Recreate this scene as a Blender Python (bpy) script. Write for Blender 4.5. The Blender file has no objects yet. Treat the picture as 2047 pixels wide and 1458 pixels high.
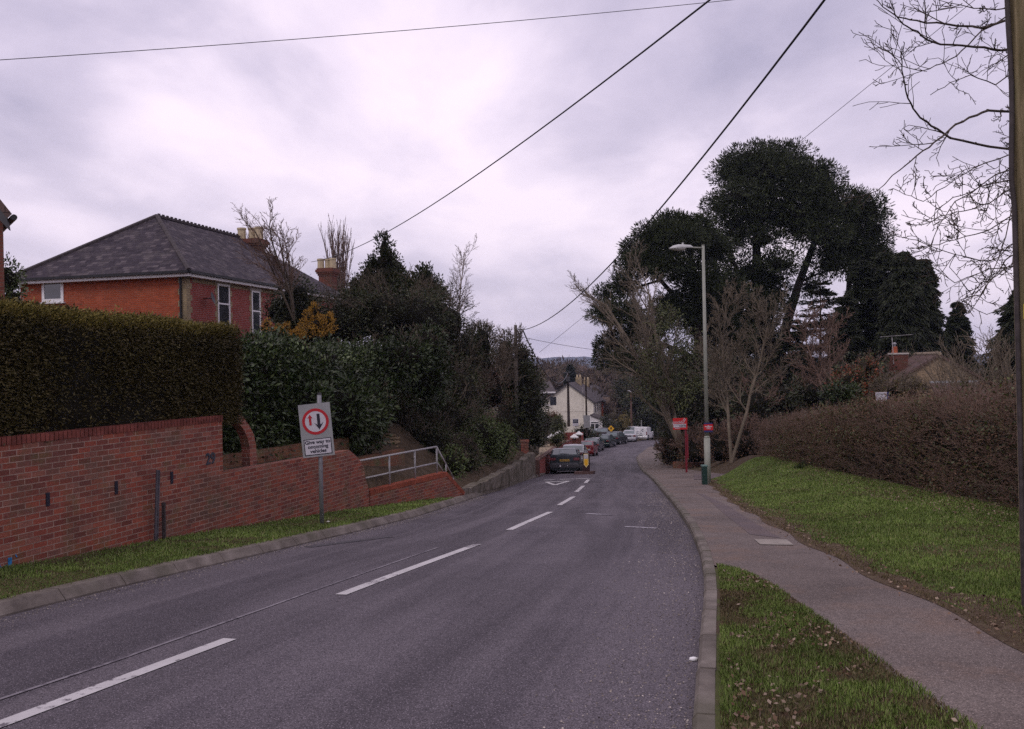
import bpy, math, random
import numpy as np
from mathutils import Vector, Matrix

# ------------------------------------------------------------------ camera, sky, sun
sc = bpy.context.scene
F = 1800.0; TH = math.radians(1.2); EYE = 1.75
cT, sT = math.cos(TH), math.sin(TH)
cam_d = bpy.data.cameras.new("camera"); cam = bpy.data.objects.new("camera", cam_d)
sc.collection.objects.link(cam)
cam_d.sensor_width = 36; cam_d.lens = 36*F/2047; cam_d.clip_end = 20000; cam_d.clip_start = .05
R3 = Matrix(((cT, sT, 0), (0, 0, -1), (-sT, cT, 0)))   # columns: right, up, back
cam.matrix_world = Matrix.Translation((0, 0, EYE)) @ R3.to_4x4()
sc.camera = cam
sc.view_settings.view_transform = 'Standard'; sc.view_settings.look = 'None'
sc.view_settings.exposure = 0.25; sc.view_settings.gamma = 1
sc.cycles.use_denoising = False
sc.cycles.max_bounces = 5; sc.cycles.transparent_max_bounces = 6; sc.cycles.volume_bounces = 0

SUN_EL, SUN_AZ = math.radians(48), math.radians(215)
world = bpy.data.worlds.new("World"); sc.world = world; world.use_nodes = True
def build_world():
    nt = world.node_tree; N = nt.nodes; Lk = nt.links; N.clear()
    out = N.new('ShaderNodeOutputWorld'); bg = N.new('ShaderNodeBackground')
    sky = N.new('ShaderNodeTexSky'); sky.sky_type = 'NISHITA'; sky.sun_disc = False
    sky.sun_elevation = SUN_EL; sky.sun_rotation = SUN_AZ
    tc = N.new('ShaderNodeTexCoord'); sep = N.new('ShaderNodeSeparateXYZ')
    Lk.new(tc.outputs['Generated'], sep.inputs[0])
    mz = N.new('ShaderNodeMath'); mz.operation = 'MAXIMUM'; mz.inputs[1].default_value = 0.0
    Lk.new(sep.outputs['Z'], mz.inputs[0])
    ad = N.new('ShaderNodeMath'); ad.operation = 'ADD'; ad.inputs[1].default_value = 0.22
    Lk.new(mz.outputs[0], ad.inputs[0])
    dx = N.new('ShaderNodeMath'); dx.operation = 'DIVIDE'; dy = N.new('ShaderNodeMath'); dy.operation = 'DIVIDE'
    Lk.new(sep.outputs['X'], dx.inputs[0]); Lk.new(ad.outputs[0], dx.inputs[1])
    Lk.new(sep.outputs['Y'], dy.inputs[0]); Lk.new(ad.outputs[0], dy.inputs[1])
    cmb = N.new('ShaderNodeCombineXYZ'); Lk.new(dx.outputs[0], cmb.inputs[0]); Lk.new(dy.outputs[0], cmb.inputs[1])
    def noise(scale, det, rough, off, dist=0.0, rot=0.0, sc3=(1, 1, 1)):
        mp = N.new('ShaderNodeMapping'); mp.inputs['Location'].default_value = off
        mp.inputs['Rotation'].default_value = (0, 0, rot); mp.inputs['Scale'].default_value = sc3
        Lk.new(cmb.outputs[0], mp.inputs[0])
        n = N.new('ShaderNodeTexNoise'); n.inputs['Scale'].default_value = scale; n.inputs['Detail'].default_value = det
        n.inputs['Roughness'].default_value = rough; n.inputs['Distortion'].default_value = dist
        Lk.new(mp.outputs[0], n.inputs['Vector']); return n
    n1 = noise(.85, 7, .5, (18, 9, 0), .35, .5, (1, .8, 1)); n2 = noise(2.6, 6, .55, (8, 2, 0), .3, .4, (1, .7, 1))
    mx = N.new('ShaderNodeMix'); mx.data_type = 'FLOAT'; mx.inputs[0].default_value = .3
    Lk.new(n1.outputs['Fac'], mx.inputs[2]); Lk.new(n2.outputs['Fac'], mx.inputs[3])
    r = N.new('ShaderNodeValToRGB'); cr = r.color_ramp
    cr.elements[0].position = .36; cr.elements[0].color = (.40, .365, .50, 1)
    cr.elements[1].position = .60; cr.elements[1].color = (1.0, .86, .98, 1)
    e = cr.elements.new(.47); e.color = (.64, .565, .71, 1)
    e = cr.elements.new(.53); e.color = (.84, .73, .87, 1)
    Lk.new(mx.outputs[0], r.inputs[0])
    # pale veil towards the horizon
    hz = N.new('ShaderNodeMapRange'); hz.inputs[1].default_value = 0.0; hz.inputs[2].default_value = .3
    hz.inputs[3].default_value = .5; hz.inputs[4].default_value = 0.0; Lk.new(mz.outputs[0], hz.inputs[0])
    m2 = N.new('ShaderNodeMix'); m2.data_type = 'RGBA'; m2.inputs[7].default_value = (.80, .69, .78, 1)
    Lk.new(hz.outputs[0], m2.inputs[0]); Lk.new(r.outputs[0], m2.inputs[6])
    # a little of the clear-sky light behind the cloud
    vm = N.new('ShaderNodeVectorMath'); vm.operation = 'SCALE'; vm.inputs['Scale'].default_value = .1
    Lk.new(sky.outputs[0], vm.inputs[0])
    m3 = N.new('ShaderNodeMix'); m3.data_type = 'RGBA'; m3.inputs[0].default_value = .06
    Lk.new(m2.outputs[2], m3.inputs[6]); Lk.new(vm.outputs[0], m3.inputs[7])
    Lk.new(m3.outputs[2], bg.inputs[0]); bg.inputs[1].default_value = 1.0
    Lk.new(bg.outputs[0], out.inputs[0])
build_world()
sl = bpy.data.lights.new("sun", 'SUN'); sl.energy = .7; sl.angle = math.radians(14); sl.color = (1, .93, .86)
sun = bpy.data.objects.new("sun", sl); sc.collection.objects.link(sun)
_sd = Vector((math.cos(SUN_EL)*math.sin(SUN_AZ), math.cos(SUN_EL)*math.cos(SUN_AZ), math.sin(SUN_EL)))
sun.rotation_euler = _sd.to_track_quat('Z', 'Y').to_euler()

# ------------------------------------------------------------------ helpers
rng = np.random.default_rng(7); rnd = random.Random(11)
WL = {}
def interp(y, xs, ys): return float(np.interp(y, xs, ys))
PY = [-30, 0, 7.1, 9, 14.85, 20.7, 26.6, 32.4, 38, 50, 65, 85, 100, 113, 120, 150, 200, 500]
PZ = [1.5, 0, -.42, -.54, -1.0, -1.55, -2.1, -2.61, -3.13, -4.33, -5.45, -6.95, -7.6, -8.1, -8.5, -9.6, -11, -16]
_ys = np.arange(-30, 500, .5); _zs = np.interp(_ys, PY, PZ)
_k = np.hanning(13); _k /= _k.sum(); _zs = np.convolve(np.pad(_zs, 6, mode='edge'), _k, mode='valid')
def prof(y): return np.interp(y, _ys, _zs)
def ray(px, py):
    u = (px-1023.5)/F; v = -(py-729)/F
    return u*cT+v*sT, -u*sT+v*cT
def A(px, py, Y):
    x, z = ray(px, py); return Vector((x*Y, Y, EYE+z*Y))
def G(px, py, dz=0.0):
    x, z = ray(px, py); Y = 3.0
    while Y < 400 and EYE+z*Y > prof(Y)+dz: Y += .03
    return Vector((x*Y, Y, float(prof(Y))+dz))
def XL(px, Y, Z):  # X of a point at depth Y, height Z seen at column px
    u = (px-1023.5)/F; t = (Z-EYE)/Y
    return Y*(u/cT + t*math.tan(TH))

def tag(o, label=None, cat=None, group=None, kind=None):
    if label: o['label'] = label
    if cat: o['category'] = cat
    if group: o['group'] = group
    if kind: o['kind'] = kind
    return o
def thing(name, loc, label, cat, group=None, rz=0):
    o = bpy.data.objects.new(name, None); sc.collection.objects.link(o)
    o.location = loc; o.rotation_euler[2] = rz; o.empty_display_size = .2
    WL[o.name] = Vector(loc); return tag(o, label, cat, group)
def vnoise(P, seed=0, freq=1.0):
    P = np.asarray(P, float)*freq; I = np.floor(P).astype(np.int64); f = P-I; f = f*f*(3-2*f)
    d = P.shape[1]; out = np.zeros(len(P))
    for k in range(2**d):
        w = np.ones(len(P)); h = np.full(len(P), seed*7919, np.int64)
        for a in range(d):
            b = (k >> a) & 1; w *= f[:, a] if b else 1-f[:, a]
            h = h*31 + (I[:, a]+b)*(73856093, 19349663, 83492791)[a]
        h = (h ^ (h >> 13))*1274126177; h = (h ^ (h >> 16)) & 0xffff
        out += w*h/65535.0
    return out

def fnoise(P, seed=0, freq=1.0):
    P = np.asarray(P, float)[:, :2]; o = 0
    for k, (a, w) in enumerate(((.6, .5), (1.7, .3), (2.9, .2))):
        c, s_ = math.cos(a), math.sin(a); Q_ = P@np.array([[c, -s_], [s_, c]])
        Q_ = Q_+.35*np.sin(Q_[:, ::-1]*freq*2.3+seed); o = o+w*vnoise(Q_, seed+k, freq*(2.1**k))
    return .5+(o-.5)*1.35
def link_mesh(me, name, mat, parent, smooth):
    for m in (mat if isinstance(mat, (list, tuple)) else [mat]): me.materials.append(m)
    if smooth: me.polygons.foreach_set('use_smooth', [True]*len(me.polygons))
    o = bpy.data.objects.new(name, me); sc.collection.objects.link(o)
    if parent is not None:
        o.parent = parent; WL[o.name] = WL[parent.name]
    return o
def nmesh(name, V, Fc, mat, parent=None, smooth=False, matidx=None, uv=None):
    """big numpy mesh; Fc is one (n,3|4) array or a list of such arrays"""
    V = np.asarray(V, np.float32)
    if parent is not None: V = V-np.array(WL[parent.name], np.float32)
    Fs = Fc if isinstance(Fc, list) else [Fc]
    me = bpy.data.meshes.new(name)
    me.vertices.add(len(V)); me.vertices.foreach_set('co', V.ravel())
    li = np.concatenate([f.ravel() for f in Fs]).astype(np.int32)
    cnt = np.concatenate([np.full(len(f), f.shape[1]) for f in Fs]).astype(np.int32)
    st = np.concatenate([[0], np.cumsum(cnt)[:-1]]).astype(np.int32)
    me.loops.add(len(li)); me.loops.foreach_set('vertex_index', li)
    me.polygons.add(len(cnt)); me.polygons.foreach_set('loop_start', st); me.polygons.foreach_set('loop_total', cnt)
    if matidx is not None: me.polygons.foreach_set('material_index', np.asarray(matidx, np.int32))
    me.update(calc_edges=True)
    if uv is not None:
        l = me.uv_layers.new(name='UVMap'); l.data.foreach_set('uv', np.asarray(uv, np.float32)[li].ravel())
    return link_mesh(me, name, mat, parent, smooth)

class MB:
    def __init__(s): s.v = []; s.f = []; s.m = []
    def face(s, pts, m=0):
        i = len(s.v); s.v += [Vector(p) for p in pts]; s.f.append(tuple(range(i, i+len(pts)))); s.m.append(m)
    def solid(s, pts, faces, m=0):
        i = len(s.v); s.v += [Vector(p) for p in pts]
        for f in faces: s.f.append(tuple(i+k for k in f)); s.m.append(m)
    def box(s, c, size, M=None, m=0):
        M = M or Matrix.Identity(3); c = Vector(c); h = [x/2 for x in size]
        pts = [c+M@Vector((sx*h[0], sy*h[1], sz*h[2])) for sx in (-1, 1) for sy in (-1, 1) for sz in (-1, 1)]
        s.solid(pts, [(0, 1, 3, 2), (4, 6, 7, 5), (0, 4, 5, 1), (2, 3, 7, 6), (0, 2, 6, 4), (1, 5, 7, 3)], m)
    def prism(s, poly, d, m=0):
        """planar polygon extruded by the vector d"""
        n = len(poly); poly = [Vector(p) for p in poly]; d = Vector(d)
        pts = poly+[p+d for p in poly]
        s.solid(pts, [tuple(range(n))[::-1], tuple(range(n, 2*n))]+[(i, (i+1) % n, n+(i+1) % n, n+i) for i in range(n)], m)
    def tube(s, p0, p1, r0, r1=None, k=8, m=0, cap=True):
        p0, p1 = Vector(p0), Vector(p1); r1 = r0 if r1 is None else r1
        d = (p1-p0).normalized(); a = d.orthogonal().normalized(); b = d.cross(a)
        pts = [p+(a*math.cos(t*2*math.pi/k)+b*math.sin(t*2*math.pi/k))*r for p, r in ((p0, r0), (p1, r1)) for t in range(k)]
        fs = [(i, (i+1) % k, k+(i+1) % k, k+i) for i in range(k)]
        if cap: fs += [tuple(range(k))[::-1], tuple(range(k, 2*k))]
        s.solid(pts, fs, m)
    def path(s, pts, r, k=6, m=0):
        for a, b in zip(pts[:-1], pts[1:]): s.tube(a, b, r, r, k, m)
    def build(s, name, mat, parent=None, smooth=False, bevel=0.0, uvdir=None):
        me = bpy.data.meshes.new(name)
        o0 = WL[parent.name] if parent is not None else Vector((0, 0, 0))
        me.from_pydata([v-o0 for v in s.v], [], s.f)
        me.polygons.foreach_set('material_index', s.m)
        uv = me.uv_layers.new(name='UVMap')
        for p in me.polygons:
            n = p.normal
            if abs(n.z) > .92: t = Vector(uvdir) if uvdir else Vector((1, 0, 0)); b = Vector((-t.y, t.x, 0))
            else:
                t = Vector((-n.y, n.x, 0)).normalized(); b = n.cross(t)
                if b.z < 0: b = -b
            for li in p.loop_indices:
                q = me.vertices[me.loops[li].vertex_index].co+o0
                uv.data[li].uv = (q.dot(t), q.dot(b))
        me.validate(); me.update()
        o = link_mesh(me, name, mat, parent, smooth)
        if bevel > 0:
            md = o.modifiers.new('bevel', 'BEVEL'); md.width = bevel; md.segments = 2; md.limit_method = 'ANGLE'
            md.angle_limit = math.radians(40)
        return o

def tubes_np(segs, k=4):
    """segs: list of (p0,p1,r0,r1) -> V,F of open tubes"""
    P0 = np.array([s[0] for s in segs], float); P1 = np.array([s[1] for s in segs], float)
    r0 = np.array([s[2] for s in segs]); r1 = np.array([s[3] for s in segs])
    d = P1-P0; d /= np.linalg.norm(d, axis=1)[:, None]+1e-9
    ref = np.where(np.abs(d[:, 2:3]) < .9, [[0, 0, 1.]], [[1., 0, 0]])
    a = np.cross(d, ref); a /= np.linalg.norm(a, axis=1)[:, None]; b = np.cross(d, a)
    n = len(segs); V = np.zeros((n, 2*k, 3))
    for i in range(k):
        t = 2*math.pi*i/k; o = a*math.cos(t)+b*math.sin(t)
        V[:, i] = P0+o*r0[:, None]; V[:, k+i] = P1+o*r1[:, None]
    base = np.arange(n)[:, None]*2*k
    Fc = np.concatenate([np.concatenate([base+i, base+(i+1) % k, base+k+(i+1) % k, base+k+i], 1) for i in range(k)])
    return V.reshape(-1, 3), Fc

def unit(n):
    v = rng.normal(size=(n, 3)); return v/np.linalg.norm(v, axis=1)[:, None]
def leaves(P, ax, size, asp=.4, var=.35):
    n = len(P); s = size*(1+var*rng.uniform(-1, 1, n))[:, None]
    ax = ax/(np.linalg.norm(ax, axis=1)[:, None]+1e-9)
    b = np.cross(ax, unit(n)); b /= np.linalg.norm(b, axis=1)[:, None]+1e-9
    nn = np.cross(ax, b)
    V = np.stack([P, P+ax*s*.5+b*s*asp*.5+nn*s*.06, P+ax*s, P+ax*s*.5-b*s*asp*.5+nn*s*.06], 1).reshape(-1, 3)
    return V, np.arange(n*4).reshape(-1, 4)
def join(parts):
    Vs, Fs, o = [], {}, 0
    for V, Fc in parts:
        Vs.append(V)
        for f in (Fc if isinstance(Fc, list) else [Fc]):
            Fs.setdefault(f.shape[1], []).append(f+o)
        o += len(V)
    return np.concatenate(Vs), [np.concatenate(f) for f in Fs.values()]
def ico(sub=2):
    import bmesh
    bm = bmesh.new(); bmesh.ops.create_icosphere(bm, subdivisions=sub, radius=1)
    V = np.array([v.co for v in bm.verts]); Fc = np.array([[v.index for v in f.verts] for f in bm.faces]); bm.free()
    return V, Fc
ICO2 = ico(3)
def crown(ells, ncl, cl_r, nleaf, size, asp=.4, core=.7, up=.0, out=.9, flat=1.0, shell=(.72, 1.04), lo=-1.0, inner=.35):
    """clumped foliage over ellipsoids [(centre, (rx,ry,rz))]"""
    parts = []; areas = np.array([(e[1][0]*e[1][1]*e[1][2])**(2/3) for e in ells]); areas /= areas.sum()
    for (c, r), w in zip(ells, areas):
        c = np.array(c); r = np.array(r); k = max(3, int(ncl*w))
        d = unit(k*2); d = d[d[:, 2] > lo][:k]; k = len(d)
        cc = c+d*r*rng.uniform(shell[0], shell[1], k)[:, None]
        n = rng.poisson(nleaf, k).clip(3); idx = np.repeat(np.arange(k), n); m = len(idx)
        od = unit(m); rr = cl_r*rng.uniform(*((.6, 1.3) if inner < .5 else (.75, 1.1)), k)[idx][:, None]
        P = cc[idx]+od*rr*rng.uniform(inner, 1, m)[:, None]*np.array([1, 1, flat])
        ax = od*out+d[idx]*.6+unit(m)*.7; ax[:, 2] += up
        parts.append(leaves(P, ax, size, asp))
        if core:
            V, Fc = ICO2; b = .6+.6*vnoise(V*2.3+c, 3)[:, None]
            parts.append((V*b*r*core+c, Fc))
    return join(parts)
def crown_mesh(name, ells, args, mat, parent, **k):
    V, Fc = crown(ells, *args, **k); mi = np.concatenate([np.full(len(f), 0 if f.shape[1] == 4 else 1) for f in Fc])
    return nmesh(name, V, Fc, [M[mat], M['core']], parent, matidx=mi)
def EL(px, py, Y, rx, ry, ryd=None):
    """ellipsoid given by how large it looks: pixel centre, depth, pixel radii, depth radius in metres"""
    s = Y/F; return (A(px, py, Y), (rx*s, (ryd if ryd else rx*s), ry*s))

def grow(out, p, d, L, r, lvl, q):
    n = q['segs'][min(lvl, len(q['segs'])-1)]; st = L/n; up = q['up'][min(lvl, len(q['up'])-1)]; w = q['wander']
    mx = q['levels']; ang = q['ang']; ratio = q['ratio']; kids = q['kids'][min(lvl, len(q['kids'])-1)]
    for i in range(n):
        d = (d+Vector((rnd.gauss(0, w), rnd.gauss(0, w), rnd.gauss(0, w)+up))).normalized()
        p2 = p+d*st; r2 = max(q['rmin'], r*(1-.75*(i+1)/n) if lvl else r*(1-.55*(i+1)/n))
        out.append((p[:], p2[:], max(q['rmin'], r if i == 0 else rp), r2)); rp = r2
        if lvl < mx and (i+1)/n >= q['start'][min(lvl, len(q['start'])-1)]:
            c = int(kids)+(rnd.random() < kids-int(kids))
            for _ in range(c):
                a = rnd.uniform(*ang); o = d.orthogonal().normalized(); o.rotate(Matrix.Rotation(rnd.uniform(0, 6.283), 3, d))
                cd = (d*math.cos(a)+o*math.sin(a)).normalized()
                grow(out, p2, cd, L*ratio*rnd.uniform(.65, 1.1)*(1-.45*i/n), r2*.68, lvl+1, q)
        p = p2
    return p
def Q(**k):
    q = dict(segs=[6, 5, 4, 3], up=[.05, .08, .06, .03], wander=.10, levels=3, ang=(.4, .9), ratio=.55, kids=[1.6, 1.4, 1.3, 1],
             start=[.3, .2, .2], rmin=.004); q.update(k); return q

# ------------------------------------------------------------------ materials
class NT:
    def __init__(s, name, rough=.7, spec=.3, metal=0):
        s.m = bpy.data.materials.new(name); s.m.use_nodes = True; s.t = s.m.node_tree; s.N = s.t.nodes
        s.b = s.N['Principled BSDF']; s.b.inputs['Roughness'].default_value = rough
        s.b.inputs['Specular IOR Level'].default_value = spec; s.b.inputs['Metallic'].default_value = metal
    def n(s, t, **k):
        x = s.N.new('ShaderNode'+t)
        for a, v in k.items(): setattr(x, a, v)
        return x
    def l(s, a, b): s.t.links.new(a, b)
    def noise(s, scale, det=4, rough=.55, src='Object', scl=(1, 1, 1), dist=0):
        tc = s.n('TexCoord'); mp = s.n('Mapping'); mp.inputs['Scale'].default_value = scl
        s.l(tc.outputs[src], mp.inputs[0]); x = s.n('TexNoise'); x.inputs['Scale'].default_value = scale
        x.inputs['Detail'].default_value = det; x.inputs['Roughness'].default_value = rough; x.inputs['Distortion'].default_value = dist
        s.l(mp.outputs[0], x.inputs['Vector']); return x.outputs['Fac']
    def ramp(s, fac, stops):
        r = s.n('ValToRGB'); e = r.color_ramp.elements
        while len(e) < len(stops): e.new(.5)
        for i, (p, c) in enumerate(stops):
            e[i].position = p; e[i].color = (*c, 1) if not isinstance(c, (int, float)) else (c, c, c, 1)
        s.l(fac, r.inputs[0]); return r.outputs[0]
    def mix(s, fac, a, b, mode='MIX'):
        x = s.n('Mix', data_type='RGBA', blend_type=mode)
        for sock, v in ((x.inputs[0], fac), (x.inputs[6], a), (x.inputs[7], b)):
            if hasattr(v, 'links'): s.l(v, sock)
            elif isinstance(v, (int, float)): sock.default_value = v
            else: sock.default_value = (*v, 1)
        return x.outputs[2]
    def bump(s, h, strength=.4, dist=.01):
        x = s.n('Bump'); x.inputs['Strength'].default_value = strength; x.inputs['Distance'].default_value = dist
        s.l(h, x.inputs['Height']); s.l(x.outputs[0], s.b.inputs['Normal'])
    def col(s, c): s.l(c, s.b.inputs['Base Color']) if hasattr(c, 'links') else setattr(s.b.inputs['Base Color'], 'default_value', (*c, 1)); return s.m

def plain(name, c, rough=.6, spec=.3, metal=0, var=.18, scale=6, bump=0):
    t = NT(name, rough, spec, metal); f = t.noise(scale, 5)
    d = tuple(x*(1-var) for x in c); e = tuple(min(1, x*(1+var)) for x in c)
    t.col(t.ramp(f, [(.3, d), (.7, e)]))
    if bump: t.bump(t.noise(scale*4, 4), bump, .01)
    return t.m
def leafm(name, cols, rough=.5, spec=.35, clump=.5):
    t = NT(name, rough, spec); g = t.n('NewGeometry')
    a = t.ramp(g.outputs['Random Per Island'], [(i/(len(cols)-1) if len(cols) > 1 else 0, c) for i, c in enumerate(cols)])
    f = t.noise(clump, 3, .6); h = t.ramp(f, [(.3, (.62, .62, .62)), (.7, (1.3, 1.3, 1.3))])
    t.col(t.mix(1.0, a, h, 'MULTIPLY')); return t.m
def brickm(name, cols, mortar=(.32, .27, .24), bw=.225, bh=.075, stain=(.09, .075, .055), st=.55, rough=.85, ms=.006, moss=0):
    t = NT(name, rough, .2); tc = t.n('TexCoord')
    b = t.n('TexBrick'); b.inputs['Scale'].default_value = 1; b.inputs['Brick Width'].default_value = bw
    b.inputs['Row Height'].default_value = bh; b.inputs['Mortar Size'].default_value = ms; b.inputs['Mortar Smooth'].default_value = .15
    b.inputs['Color1'].default_value = (0, 0, 0, 1); b.inputs['Color2'].default_value = (1, 1, 1, 1); b.inputs['Mortar'].default_value = (.5, .5, .5, 1)
    t.l(tc.outputs['UV'], b.inputs['Vector'])
    base = t.ramp(b.outputs['Color'], [(i/(len(cols)-1), c) for i, c in enumerate(cols)])
    g = t.noise(28, 4, src='UV'); base = t.mix(t.ramp(g, [(.35, .0), (.75, .5)]), base, tuple(x*.55 for x in cols[0]))
    pt = t.noise(.9, 5, .6, src='UV', scl=(1, 1.3, 1)); base = t.mix(t.ramp(pt, [(.48, 0.0), (.66, st)]), base, stain)
    pr = t.noise(1.7, 3, .5, src='UV'); base = t.mix(t.ramp(pr, [(.55, 0.0), (.7, .45)]), base, cols[-1])
    if moss: base = t.mix(t.ramp(t.noise(2.3, 5, .65, src='UV'), [(.52, 0.0), (.66, moss)]), base, (.10, .12, .045))
    mo = t.mix(t.ramp(t.noise(3, 4, src='UV'), [(.35, 0.0), (.7, .7)]), mortar, tuple(x*.35 for x in mortar))
    t.col(t.mix(b.outputs['Fac'], base, mo))
    inv = t.n('Math', operation='SUBTRACT'); inv.inputs[0].default_value = 1; t.l(b.outputs['Fac'], inv.inputs[1])
    ad = t.n('Math', operation='ADD'); t.l(inv.outputs[0], ad.inputs[0]); t.l(t.noise(60, 3, src='UV'), ad.inputs[1])
    t.bump(ad.outputs[0], .5, .012); return t.m

M = {}
M['brick_wall'] = brickm('old red brick', [(.155, .05, .038), (.24, .066, .045), (.30, .08, .05), (.22, .088, .066), (.17, .048, .04), (.28, .12, .088), (.33, .085, .05)], (.35, .24, .19), moss=.35, st=.6)
M['brick_back'] = brickm('mossy brick', [(.13, .05, .03), (.2, .085, .05), (.22, .1, .05)], (.2, .15, .1), moss=.7)
M['brick_house'] = brickm('orange red house brick', [(.30, .062, .028), (.41, .085, .036), (.36, .075, .03), (.47, .105, .045)], (.36, .18, .12), st=.25)
M['brick_front'] = brickm('red facing brick', [(.24, .045, .035), (.31, .058, .042), (.27, .05, .04)], (.38, .26, .24), st=.1)
M['brick_dark'] = brickm('sooty chimney brick', [(.12, .04, .03), (.19, .06, .04), (.15, .05, .035)], (.15, .11, .09))
M['brick_buff'] = brickm('buff brick', [(.33, .26, .15), (.40, .31, .18), (.30, .24, .15)], (.3, .24, .18))
M['brick_gable'] = brickm('yellow grey brick', [(.27, .20, .125), (.35, .26, .165), (.30, .22, .145)], (.28, .22, .16))
def slatem(name, cols, w=.26, h=.17):
    t = NT(name, .8, .12); tc = t.n('TexCoord'); b = t.n('TexBrick')
    for k, v in (('Scale', 1), ('Brick Width', w), ('Row Height', h), ('Mortar Size', .007), ('Mortar Smooth', .1)): b.inputs[k].default_value = v
    b.inputs['Color1'].default_value = (0, 0, 0, 1); b.inputs['Color2'].default_value = (1, 1, 1, 1)
    t.l(tc.outputs['UV'], b.inputs['Vector'])
    c = t.ramp(b.outputs['Color'], [(i/(len(cols)-1), x) for i, x in enumerate(cols)])
    c = t.mix(t.ramp(t.noise(1.5, 6, .65, src='UV'), [(.5, 0.0), (.68, .45)]), c, (.11, .095, .09))
    c = t.mix(b.outputs['Fac'], c, (.02, .018, .02)); t.col(c)
    sep = t.n('SeparateXYZ'); t.l(tc.outputs['UV'], sep.inputs[0])
    dv = t.n('Math', operation='DIVIDE'); dv.inputs[1].default_value = h; t.l(sep.outputs[1], dv.inputs[0])
    fr = t.n('Math', operation='FRACT'); t.l(dv.outputs[0], fr.inputs[0])
    iv = t.n('Math', operation='SUBTRACT'); iv.inputs[0].default_value = 1; t.l(fr.outputs[0], iv.inputs[1])
    ad = t.n('Math', operation='ADD'); t.l(iv.outputs[0], ad.inputs[0]); t.l(t.noise(14, 4, src='UV'), ad.inputs[1])
    t.bump(ad.outputs[0], .7, .02); return t.m
M['slate'] = slatem('grey slate', [(.028, .022, .03), (.05, .04, .05), (.038, .03, .04), (.10, .083, .09)])
M['tile'] = slatem('brown concrete tile', [(.09, .06, .055), (.13, .085, .075), (.11, .07, .06)], .33, .33)
M['slate_far'] = slatem('brown slate', [(.07, .06, .062), (.10, .085, .085)], .4, .3)

def asphaltm(name, base, dark, lite, speck=.5, tracks=True, brown=.0):
    t = NT(name, .85, .25)
    f = t.noise(.6, 6, .6); c = t.ramp(f, [(.32, dark), (.5, base), (.72, lite)])
    if tracks:
        s = t.noise(1.0, 5, .6, src='UV', scl=(1.1, .06, 1)); c = t.mix(t.ramp(s, [(.42, 0.0), (.60, .85)]), c, lite)
        s2 = t.noise(1.3, 5, .55, src='UV', scl=(.9, .09, 1), dist=.4); c = t.mix(t.ramp(s2, [(.46, 0.0), (.64, .8)]), c, dark)
        # hairline seam and worn joints along the lane
        tc = t.n('TexCoord'); w = t.n('TexWave', wave_type='BANDS', bands_direction='X'); w.inputs['Scale'].default_value = .14
        w.inputs['Distortion'].default_value = 1.2; w.inputs['Detail'].default_value = 4; w.inputs['Detail Scale'].default_value = 1.5
        t.l(tc.outputs['UV'], w.inputs['Vector']); c = t.mix(t.ramp(w.outputs['Fac'], [(.985, 0.0), (1.0, .5)]), c, lite)
    if brown: c = t.mix(t.ramp(t.noise(1.1, 6, .65), [(.5, 0.0), (.68, brown)]), c, (.19, .125, .09))
    c = t.mix(1.0, c, t.ramp(t.noise(24, 4, .7), [(.3, (.75, .75, .75)), (.7, (1.25, 1.24, 1.22))]), 'MULTIPLY')
    g = t.noise(90, 2, .7); c = t.mix(t.ramp(g, [(.42, speck), (.52, 0.0)]), c, tuple(x*.4 for x in dark))
    v = t.n('TexVoronoi'); v.inputs['Scale'].default_value = 55; tc2 = t.n('TexCoord'); t.l(tc2.outputs['Object'], v.inputs['Vector'])
    c = t.mix(t.ramp(v.outputs['Distance'], [(.14, speck), (.27, 0.0)]), c, tuple(min(1, x*2.3) for x in lite))
    t.col(c); t.bump(t.noise(120, 3, .7), .55, .006); return t.m
M['asphalt'] = asphaltm('worn asphalt', (.094, .082, .097), (.060, .052, .062), (.14, .123, .139), .75)
M['path'] = asphaltm('footpath asphalt', (.145, .117, .106), (.10, .08, .072), (.20, .165, .15), .6, False, .7)
M['path_patch'] = asphaltm('trench patch asphalt', (.115, .09, .092), (.09, .072, .072), (.14, .112, .112), .35, False, .3)
M['patch'] = asphaltm('dark asphalt patch', (.07, .065, .075), (.055, .05, .06), (.09, .08, .09), .35, False)
def wornpaint(name, c, amt, lo=(.12, .105, .12)):
    t = NT(name, .7, .3); f = t.noise(16, 6, .7); g = t.noise(2, 3, .5)
    a = t.n('Math', operation='ADD'); t.l(f, a.inputs[0]); t.l(g, a.inputs[1])
    cc = t.ramp(t.noise(3, 4), [(.3, tuple(x*.82 for x in c)), (.7, c)])
    t.col(t.mix(t.ramp(a.outputs[0], [(amt-.05, 1.0), (amt+.05, 0.0)]), cc, lo)); t.bump(t.noise(80, 3), .3, .004); return t.m
M['paint'] = wornpaint('road paint', (.52, .50, .50), .84)
M['paint_worn'] = wornpaint('faded road paint', (.36, .34, .37), .94, (.094, .082, .097))
def kerbm():
    t = NT('kerb concrete', .9, .2); f = t.noise(3, 6, .65)
    c = t.ramp(f, [(.3, (.085, .072, .062)), (.55, (.16, .138, .12)), (.75, (.24, .21, .185))])
    c = t.mix(t.ramp(t.noise(1.1, 5), [(.5, 0.0), (.62, .55)]), c, (.085, .08, .055)); t.col(c)
    t.bump(t.noise(45, 4, .6), .6, .01); return t.m
M['kerb'] = kerbm()
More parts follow.
